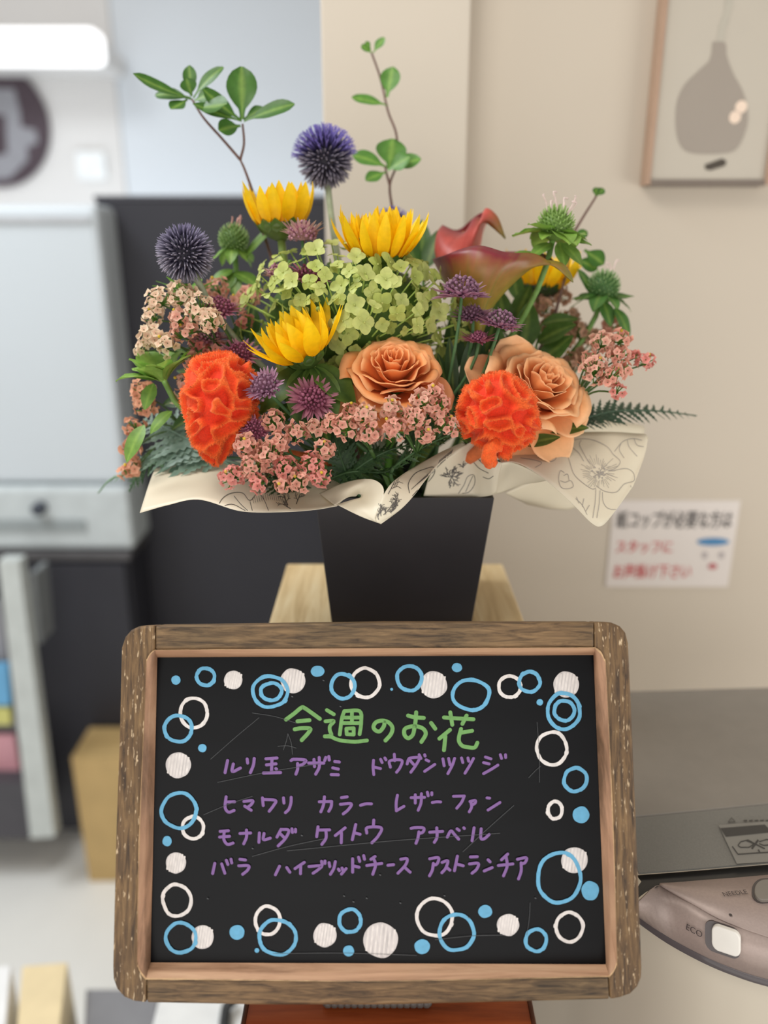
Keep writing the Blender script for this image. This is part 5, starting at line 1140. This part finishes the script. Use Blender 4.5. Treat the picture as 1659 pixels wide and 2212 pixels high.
statice('salmon statice sprig in front of the middle peach rose, right part', [(845, 885, .508, 28, 'mix'), (850, 925, .505, 30, 'pink'), (895, 905, .508, 32, 'pink'), (910, 870, .512, 28, 'mix'), (950, 880, .512, 30, 'pink'), (965, 920, .512, 26, 'pink'), (915, 940, .508, 22, 'pink'), (940, 850, .516, 22, 'pink')], (900, 980, .54), 91)
statice('pink statice sprig at the right edge reaching toward the wall notice', [(1285, 800, .560, 34, 'mix'), (1320, 815, .556, 28, 'pink'), (1272, 775, .565, 20, 'mix'), (1335, 770, .566, 26, 'pink'), (1300, 745, .572, 30, 'mix'), (1340, 735, .575, 24, 'pink'), (1345, 800, .562, 20, 'pink'), (1335, 845, .555, 18, 'rose'), (1395, 782, .572, 22, 'rose'), (1372, 770, .572, 14, 'rose')], (1240, 870, .585), 92)
statice('blurred dull pink statice sprig behind the right rose', [(1175, 665, .66, 28, 'dull'), (1210, 640, .665, 26, 'dull'), (1190, 700, .655, 26, 'dull'), (1230, 690, .66, 26, 'dull'), (1215, 735, .65, 30, 'dull'), (1250, 720, .655, 28, 'dull'), (1195, 760, .645, 22, 'dull')], (1180, 810, .64), 93)
statice('dull pink statice sprig behind the right edge statice', [(1280, 730, .655, 26, 'dull'), (1255, 775, .65, 24, 'dull'), (1320, 705, .65, 24, 'pink'), (1230, 780, .645, 22, 'dull')], (1220, 840, .64), 94)

# ------------------------------------------------------------------ leaves and greenery
def green(c1, c2): return lambda u, s: mix(mix(c1, c2, abs(s) * .8), c2, .25 if abs(s) > .1 else 0) if abs(s) > .05 else mix(c1, G_pale, .35)
def add_leaf(t, px, py, d, dirv, nrm, L, W, c1, c2, prof=pr_lance, bend=-.4, cup=.12, ruf=.02, nm='leaf', b2=0.0, seed=0):
    v, f, c = leaf(P(px, py, d), dirv, nrm, PXL(L, d), PXL(W, d), prof, 10, 3, bend, cup, ruf, 2, seed, green(c1, c2), bend2=b2); return MB().add(v, f, c).build(nm, M_leaf, t)
BR = lin((104, 78, 70)); EG = lin((76, 122, 44)); EG2 = lin((58, 100, 36))
def branch(label, twigs, leaves, low, axis, c1=EG, c2=EG2, group='enkianthus branches in the bouquet'):
    """twigs: list of (px, py, d) polylines; leaves: (px, py, d, dx, dy, dt, length, width, normal tilt, bend)."""
    head = P(*low); t = new_flower('enkianthus_branch', label, 'branch', head, group); mb = MB()
    for tw in twigs:
        v, f = tube(catmull([P(*q) for q in tw], 5 * len(tw)), .0012, .0009, 6); mb.add(v, f, BR)
    stem_to_pot(mb, head, Vector(axis).normalized(), .0014, BR, bow=.9); mb.build('twig', M_stem, t)
    for k, (px, py, d, dx, dy, dt, L, W, nr, nu_, bend) in enumerate(leaves):
        add_leaf(t, px, py, d, D(dx, dy, dt), D(nr * .5 - dx * .2, max(.25, nu_ * .45), 1.0), L * 1.05, W * 1.4, c1, c2, pr_spoon, bend * .6, .15, .03, seed=k * 1.7)
branch('leafy branch reaching high to the upper left with two leaf clusters', [[(548, 420, .625), (530, 370, .62), (519, 345, .62)], [(519, 345, .62), (527, 310, .618), (524, 268, .616)], [(519, 345, .62), (480, 300, .62), (440, 255, .62), (415, 215, .62)]],
 [(415, 215, .62, -1, .28, .2, 80, 26, .1, .8, -.9), (412, 212, .62, -1, .08, .4, 118, 24, .2, .9, .55), (405, 215, .62, -.55, -.6, .3, 46, 28, -.6, .5, .3), (413, 205, .622, -.05, 1, .1, 58, 22, 0, 0, .0), (414, 208, .62, -.25, .95, .3, 34, 26, 0, 0, .1), (418, 212, .618, .55, .65, .3, 88, 25, -.3, .7, -.85), (420, 218, .616, .9, .25, .4, 44, 30, -.2, .6, -.5), (424, 232, .612, .95, -.25, .5, 86, 36, .2, .8, .25),
  (521, 260, .618, -.95, .55, .2, 92, 30, .4, .7, .50), (523, 258, .616, .02, 1, .12, 102, 48, .05, .1, .05), (527, 262, .616, .92, .25, .3, 112, 32, -.2, .8, -.35), (526, 258, .618, .65, .35, .1, 50, 24, -.3, .7, -.3), (520, 272, .614, -.75, -.25, .4, 48, 34, -.3, .6, -.5), (522, 262, .617, -.95, .18, .25, 100, 22, .3, .9, .2)], (548, 420, .625), D(-.2, .95, 0))
branch('slender leafy branch rising alone in front of the cream wall', [[(848, 455, .665), (842, 400, .665), (858, 350, .67), (856, 290, .67), (838, 240, .672), (822, 170, .675), (803, 115, .676)], [(842, 400, .665), (835, 375, .665), (832, 360, .665)]],
 [(804, 116, .676, -.75, .65, .1, 28, 16, .2, .5, -.2), (806, 114, .676, .6, .8, .1, 38, 16, -.3, .3, -.1), (800, 108, .676, -.3, .4, .3, 18, 10, 0, .5, 0), (836, 210, .673, .2, .97, .1, 60, 32, -.2, .1, .1), (838, 228, .672, -.95, .22, .1, 76, 22, .1, .9, -.2), (836, 362, .665, -.9, .4, .2, 76, 30, .1, .8, -.6), (834, 372, .664, -.6, -.3, .3, 50, 22, -.2, .7, -.4), (840, 365, .664, .15, .98, .2, 58, 48, 0, .1, .1), (842, 362, .663, .96, .22, .3, 66, 30, -.1, .8, -.35), (838, 368, .662, .8, .35, .5, 52, 32, -.2, .6, -.3)], (848, 455, .665), D(0, .97, 0), lin((102, 152, 62)), lin((78, 128, 52)))
branch('thin twig with a tiny leaf tuft at the far right top', [[(1238, 505, .655), (1262, 465, .658), (1288, 424, .66)], [(1238, 505, .655), (1225, 580, .65), (1210, 640, .645)]],
 [(1288, 424, .66, .6, .65, .1, 22, 14, 0, .6, -.3), (1286, 424, .66, .1, .9, .1, 18, 12, .2, .5, 0), (1238, 520, .655, .7, .5, .2, 34, 18, 0, .7, -.4), (1245, 560, .65, .9, -.4, .2, 48, 26, 0, .7, -.5), (1262, 540, .65, .8, -.6, .2, 50, 30, 0, .7, -.4)], (1210, 640, .645), D(.2, .9, 0))

def monarda(px, py, d, axis, R, label, seed, bract, bracts, cup=-.15, wisps=0, dome_col=None, dome=True, low_leaves=(), extra=None, stem_axis=None, bl=1.0, bw=.55, wisp_col=(236, 214, 208)):
    rg = random.Random(seed); c0 = P(px, py, d); A = Vector(axis).normalized(); x, y, z = frame3(A); RR = PXL(R, d)
    t = new_flower('monarda', label, 'flower', c0, 'monardas in the bouquet'); dc = dome_col or lin((132, 172, 92))
    if dome:
        mb = MB(); v, f = ball(c0 + z * (RR * .25), RR * .72, 10, 14); mb.add(v, f, mix(dc, G_dark, .35)); n = 150
        for k in range(n):
            ph = math.acos(1 - 1.7 * (k + .5) / n); th = k * 2.39996; dv = z * cos(ph) + (x * cos(th) + y * sin(th)) * sin(ph); o = c0 + z * (RR * .25) + dv * (RR * .66)
            v, f = tube([o, o + dv * (RR * .2), o + (dv + z * .3) * (RR * .30)], RR * .055, RR * .018, 5); mb.add(v, f, mix(dc, lin((190, 214, 150)), rg.random() * .6))
        mb.build('seed_head', M_hyd, t)
    for k in range(bracts):
        th = 2 * pi * k / bracts + rg.uniform(-.2, .2); rad = x * cos(th) + y * sin(th); cu = cup + rg.uniform(-.18, .18); l = RR * bl * rg.uniform(1.3, 1.8)
        v, f, c = leaf(c0 + rad * (RR * .18) - z * (RR * .1), rad * cos(cu) + z * sin(cu), z * cos(cu) - rad * sin(cu), l, l * bw * rg.uniform(.85, 1.15), pr_lance, 8, 3, rg.uniform(-.9, -.2), .2, .05, 2, rg.uniform(0, 6), green(bract, mix(bract, G_mid, .5))); MB().add(v, f, c).build('bract', M_leaf, t)
    if wisps:
        mb = MB()
        for k in range(wisps):
            o = c0 + z * (RR * .85) + (x * rg.uniform(-.4, .4) + y * rg.uniform(-.4, .4)) * RR; e = o + (z + x * rg.uniform(-.6, .6) + y * rg.uniform(-.6, .6)) * (RR * rg.uniform(.5, .9))
            v, f = tube(catmull([o, (o + e) / 2 + x * (RR * .08), e, e + x * (RR * rg.uniform(-.25, .25))], 8), RR * .035, RR * .045, 5); mb.add(v, f, lin(wisp_col))
        mb.build('petal_tubes', M_ast, t, label='pale pink petal tubes')
    for k, (lx, ly, lt, L, W, bend, ox, oy) in enumerate(low_leaves):
        add_leaf(t, px + ox, py + oy, d, D(lx, ly, lt), D(-lx * .2, .8, .6), L, W, mix(bract, G_mid, .6), mix(bract, G_dark, .5), pr_lance, bend, .1, .03, seed=k)
    mb = MB(); stem_to_pot(mb, c0, stem_axis or A, .0022, lin((112, 150, 76)), bow=.8); mb.build('stem', M_stem, t); return t
monarda(1198, 500, .585, D(.10, .95, .28), 44, 'green monarda head with wide bracts above the calla tip', 101, lin((150, 186, 86)), 13, .12, 7, lin((142, 178, 88)), bl=1.15, bw=.66, low_leaves=((-.7, -.35, .4, 70, 34, -.5, -5, 25), (.6, -.6, .4, 70, 36, -.5, 15, 25), (.9, -.1, .2, 62, 34, -.4, 20, 15), (.15, -.85, .4, 62, 34, -.4, 10, 22), (-.8, .3, .1, 80, 44, -.5, -20, 60)))
monarda(505, 528, .625, D(.05, .95, .25), 36, 'blurred green monarda bud left of the highest sunflower', 102, lin((128, 166, 74)), 7, -.5, 4, lin((120, 156, 84)), low_leaves=((.62, .72, .2, 108, 48, -.3, 22, 30), (-.7, -.3, .3, 62, 34, -.5, 0, 55), (.75, -.3, .3, 74, 40, -.5, 0, 60), (.1, -.9, .4, 60, 34, -.3, 0, 60), (-.3, -.8, .4, 50, 30, -.3, 0, 60)), wisp_col=(222, 172, 160))
m3 = monarda(352, 818, .562, D(-.22, .88, .35), 44, 'bright green leafy monarda at the left edge, above the drooping peach statice', 103, lin((150, 190, 88)), 13, .92, 0, dome=False, bl=1.25, bw=.62, low_leaves=((-.3, -.9, .3, 62, 36, -.3, -20, 10), (-.95, .2, .2, 66, 40, -.3, 0, 0), (-.75, -.55, .3, 70, 36, -.6, 20, 70), (-.45, -.85, .4, 92, 40, -.5, -40, 100)))
monarda(1302, 630, .640, D(.08, .93, .3), 38, 'blurred green monarda head at the right edge in front of the wall', 104, lin((92, 138, 70)), 9, -.2, 3, lin((102, 146, 84)), low_leaves=((-.9, .1, .1, 66, 34, -.3, 0, 15), (.9, .15, .2, 66, 34, -.3, 0, 15), (-.4, .9, .1, 70, 36, -.3, -20, 10), (.55, -.75, .2, 74, 34, -.6, 25, 35), (.3, -.9, .3, 60, 34, -.4, 0, 20)))
monarda(405, 640, .585, D(-.05, .95, .15), 34, 'bright green monarda bracts peeping out below the left globe thistle', 105, lin((124, 180, 60)), 12, .75, 0, dome=False, bl=1.2, bw=.3)

def frond(name, label, spine, width, c1, c2, pairs=15, seed=1, nrm=None, cat='fern', lob=.28, tipw=.25):
    """Leatherleaf frond: rachis along spine with toothed pinnae both sides."""
    rg = random.Random(seed); pts = catmull([P(*q) for q in spine], pairs * 2 + 1); base = pts[0]
    t = new_flower(name, label, cat, base, 'leatherleaf fern fronds in the bouquet'); mb = MB()
    v, f = tube(pts, .0011, .0005, 6); mb.add(v, f, mix(c1, c2, .5)); d0 = (pts[1] - pts[0]).normalized(); stem_to_pot(mb, base, d0 * .6 + UP * .4, .0012, mix(c1, c2, .5)); mb.build('rachis', M_stem, t)
    W = PXL(width, spine[0][2]); N = nrm if nrm is not None else D(0, .85, .5); mb = MB()
    for k in range(1, pairs * 2, 2):
        u = k / (pairs * 2); tg = (pts[k + 1] - pts[k - 1]).normalized(); n = (N - tg * N.dot(tg)).normalized(); sd = tg.cross(n)
        L = W * (1 - u) ** .8 * (1 - tipw * 0) * (.55 + .9 * min(1, u * 4)) * .75 + W * .06
        for sg in (1, -1):
            dv = (sd * sg + tg * (.75 + rg.uniform(-.1, .1))).normalized()
            ph = rg.uniform(0, .3)
            prof = lambda q, ph=ph: max(.05, (1 - q) ** .75 * (.75 + lob * (1 if (q * 5 + ph) % 1 < .55 else -1)))
            v, f, c = leaf(pts[k] , dv, n + Vector((rg.uniform(-.25, .25), rg.uniform(-.25, .25), 0)), L, L * .42, prof, 12, 1, rg.uniform(-.5, .1), .1, 0, 1, 0, lambda q, s: mix(c1, c2, abs(s) * .6 + rg.random() * .25)); mb.add(v, f, c)
    mb.build('pinnae', M_leaf, t, smooth=False)
DG = lin((42, 66, 42)); DG2 = lin((64, 94, 56)); FG = lin((50, 78, 48)); FG2 = lin((76, 108, 62)); SG = lin((104, 132, 116)); SG2 = lin((140, 164, 146))
frond('fern_frond', 'dark fern frond pointing right toward the wall beneath the right rose', [(1255, 905, .60), (1330, 888, .605), (1420, 888, .615), (1505, 898, .63)], 62, lin((52, 74, 56)), lin((84, 106, 84)), 15, 1, D(0, .6, .8))
frond('fern_frond', 'short dark fern frond just below the one pointing right', [(1240, 915, .60), (1290, 905, .605), (1350, 915, .612)], 46, lin((48, 70, 52)), lin((74, 98, 74)), 10, 2, D(0, .7, .7))
frond('fern_frond', 'pale silvery fern frond behind the left cockscomb', [(470, 980, .585), (420, 955, .59), (360, 925, .60), (310, 905, .61)], 120, SG, SG2, 13, 3, D(-.1, .5, .85))
frond('fern_frond', 'silvery fern frond spreading low at the left above the paper', [(480, 995, .585), (410, 985, .592), (340, 985, .60), (290, 1000, .61)], 100, SG, lin((120, 150, 128)), 12, 4, D(-.1, .6, .8))
frond('fern_frond', 'thin blurred fern frond at the far left tip below the peach statice', [(330, 1000, .61), (285, 1020, .625), (240, 1035, .64), (212, 1065, .655)], 34, lin((92, 128, 84)), lin((110, 146, 104)), 9, 5, D(0, .6, .7))
frond('fern_frond', 'green fern frond hanging at the left beside the paper corner', [(350, 985, .605), (310, 1010, .61), (292, 1035, .612), (278, 1062, .615)], 46, lin((58, 86, 58)), lin((84, 116, 80)), 9, 6, D(-.3, .4, .8))
frond('fern_frond', 'dark green fern frond lying across the paper right of the pink statice', [(850, 1010, .545), (900, 975, .54), (960, 945, .535), (1030, 925, .53)], 46, FG, FG2, 13, 7, D(-.1, .8, .55))
frond('fern_frond', 'dark green fern frond under the middle statice, upper one', [(740, 1040, .555), (790, 1000, .55), (850, 970, .548), (920, 955, .55)], 62, DG, DG2, 13, 8, D(-.1, .7, .6))
frond('fern_frond', 'dark green fern frond in the gap beside the pink statice', [(760, 1050, .56), (740, 1000, .555), (725, 950, .555), (715, 900, .56)], 62, DG, DG2, 12, 9, D(.1, .2, .95))
frond('fern_frond', 'dark green fern frond above the rolled paper fold', [(700, 1040, .56), (760, 1020, .55), (830, 1020, .548), (880, 1000, .55)], 56, lin((50, 74, 44)), DG2, 12, 10, D(0, .8, .5))
frond('fern_frond', 'dark fern frond behind the lower left statice', [(660, 1050, .565), (620, 1040, .562), (560, 1030, .565), (510, 1010, .57)], 66, DG, DG2, 12, 11, D(0, .6, .7))
frond('fern_frond', 'dark fern frond inside the bouquet behind the front rose', [(880, 960, .585), (900, 900, .585), (930, 840, .59), (970, 780, .60)], 90, DG, lin((56, 86, 48)), 14, 12, D(.2, .2, .9))
frond('fern_frond', 'dark fern frond inside the bouquet left of the front rose', [(760, 980, .58), (720, 900, .58), (680, 830, .585), (620, 780, .59)], 100, DG, lin((62, 92, 50)), 14, 13, D(-.1, .2, .9))
def spray(label, base, leaves, seed, c1, c2, axis=None):
    t = new_flower('leaf_spray', label, 'leaves', P(*base), 'leafy sprays in the bouquet'); mb = MB(); b = P(*base)
    for k, (px, py, d, dx, dy, dt, L, W, bend) in enumerate(leaves):
        v, f = tube(catmull([b, (b + P(px, py, d)) / 2 + UP * .003, P(px, py, d)], 6), .0010, .0008, 5); mb.add(v, f, mix(c1, c2, .5))
        add_leaf(t, px, py, d, D(dx, dy, dt), D(-dx * .3, .5, .8), L, W, c1, c2, pr_lance, bend, .12, .03, seed=seed + k)
    stem_to_pot(mb, b, axis or UP, .0014, mix(c1, c2, .5)); mb.build('stem', M_stem, t)
spray('dark green leaves behind the hydrangea, left of the rosy calla', (915, 600, .66), [(905, 590, .66, -.3, .9, .1, 90, 44, -.3), (920, 580, .655, .3, .92, .1, 95, 44, -.3), (895, 560, .665, -.6, .6, .1, 70, 36, -.3), (930, 560, .66, .7, .55, .1, 60, 34, -.3), (912, 560, .67, 0, 1, 0, 90, 40, -.2)], 1, lin((74, 116, 44)), lin((60, 98, 38)))
spray('long dark leaves beside the right rose under the astrantias', (985, 870, .585), [(980, 850, .58, -.1, .98, .1, 120, 30, .1), (1000, 850, .578, .15, .98, .1, 130, 30, .1), (1015, 860, .582, .35, .9, .1, 120, 30, -.1), (970, 850, .582, -.3, .9, .2, 90, 28, .1), (1020, 820, .59, .2, .9, .1, 100, 34, .1), (985, 800, .60, -.1, .95, .2, 110, 46, -.2), (1035, 800, .605, .25, .9, .2, 120, 48, -.2), (1005, 760, .615, 0, .98, .1, 110, 46, -.1), (1060, 800, .61, .5, .8, .2, 110, 44, -.3)], 2, lin((44, 70, 36)), lin((60, 88, 42)))
spray('broad green leaves behind the right rose', (1150, 800, .63), [(1160, 740, .63, .5, .3, .4, 90, 52, -.4), (1140, 730, .635, -.5, .5, .3, 80, 46, -.4), (1110, 700, .63, .3, .8, .2, 90, 44, -.2), (1120, 650, .64, -.2, .9, .1, 80, 40, -.2), (1170, 700, .64, .8, .2, .2, 80, 40, -.4), (1090, 760, .62, -.4, .7, .3, 80, 40, -.3), (1130, 760, .625, .1, .9, .2, 110, 56, -.3), (1160, 790, .625, .6, .6, .2, 100, 52, -.3), (1090, 720, .63, -.1, .95, .1, 100, 46, -.2)], 3, lin((66, 98, 42)), lin((84, 116, 52)))
spray('mid green leaves below the turned sunflower', (650, 870, .57), [(640, 840, .565, -.7, .2, .4, 70, 40, -.4), (665, 830, .562, .6, .4, .4, 70, 44, -.4), (690, 840, .565, .7, -.3, .4, 70, 40, -.3), (630, 870, .56, -.3, -.6, .5, 60, 34, -.3), (690, 900, .555, .3, -.8, .4, 70, 30, -.2), (720, 830, .57, .5, .6, .3, 80, 34, -.2)], 4, lin((78, 112, 44)), lin((60, 92, 40)))
spray('dark leaves filling the left side behind the cockscomb', (470, 830, .60), [(460, 820, .60, -.8, .3, .2, 80, 40, -.4), (450, 800, .605, -.4, .8, .2, 80, 40, -.3), (500, 780, .60, .2, .9, .2, 90, 40, -.3), (430, 860, .60, -.9, -.1, .3, 80, 40, -.4), (440, 890, .595, -.8, -.4, .3, 80, 40, -.4), (540, 740, .60, .1, .9, .2, 80, 40, -.3), (430, 780, .605, -.8, .5, .1, 60, 34, -.3)], 5, lin((48, 76, 40)), lin((72, 104, 52)))
spray('slim leaves at the lower right beside the orange-red cockscomb', (1010, 960, .57), [(1000, 950, .55, .8, .3, .3, 70, 30, -.2), (990, 940, .552, .3, .8, .3, 60, 26, -.2), (1130, 960, .565, .8, .2, .2, 80, 34, -.2), (1180, 930, .57, .9, .1, .2, 90, 34, -.2), (960, 930, .56, -.5, .7, .3, 60, 30, -.2)], 6, lin((66, 94, 46)), lin((90, 120, 58)))
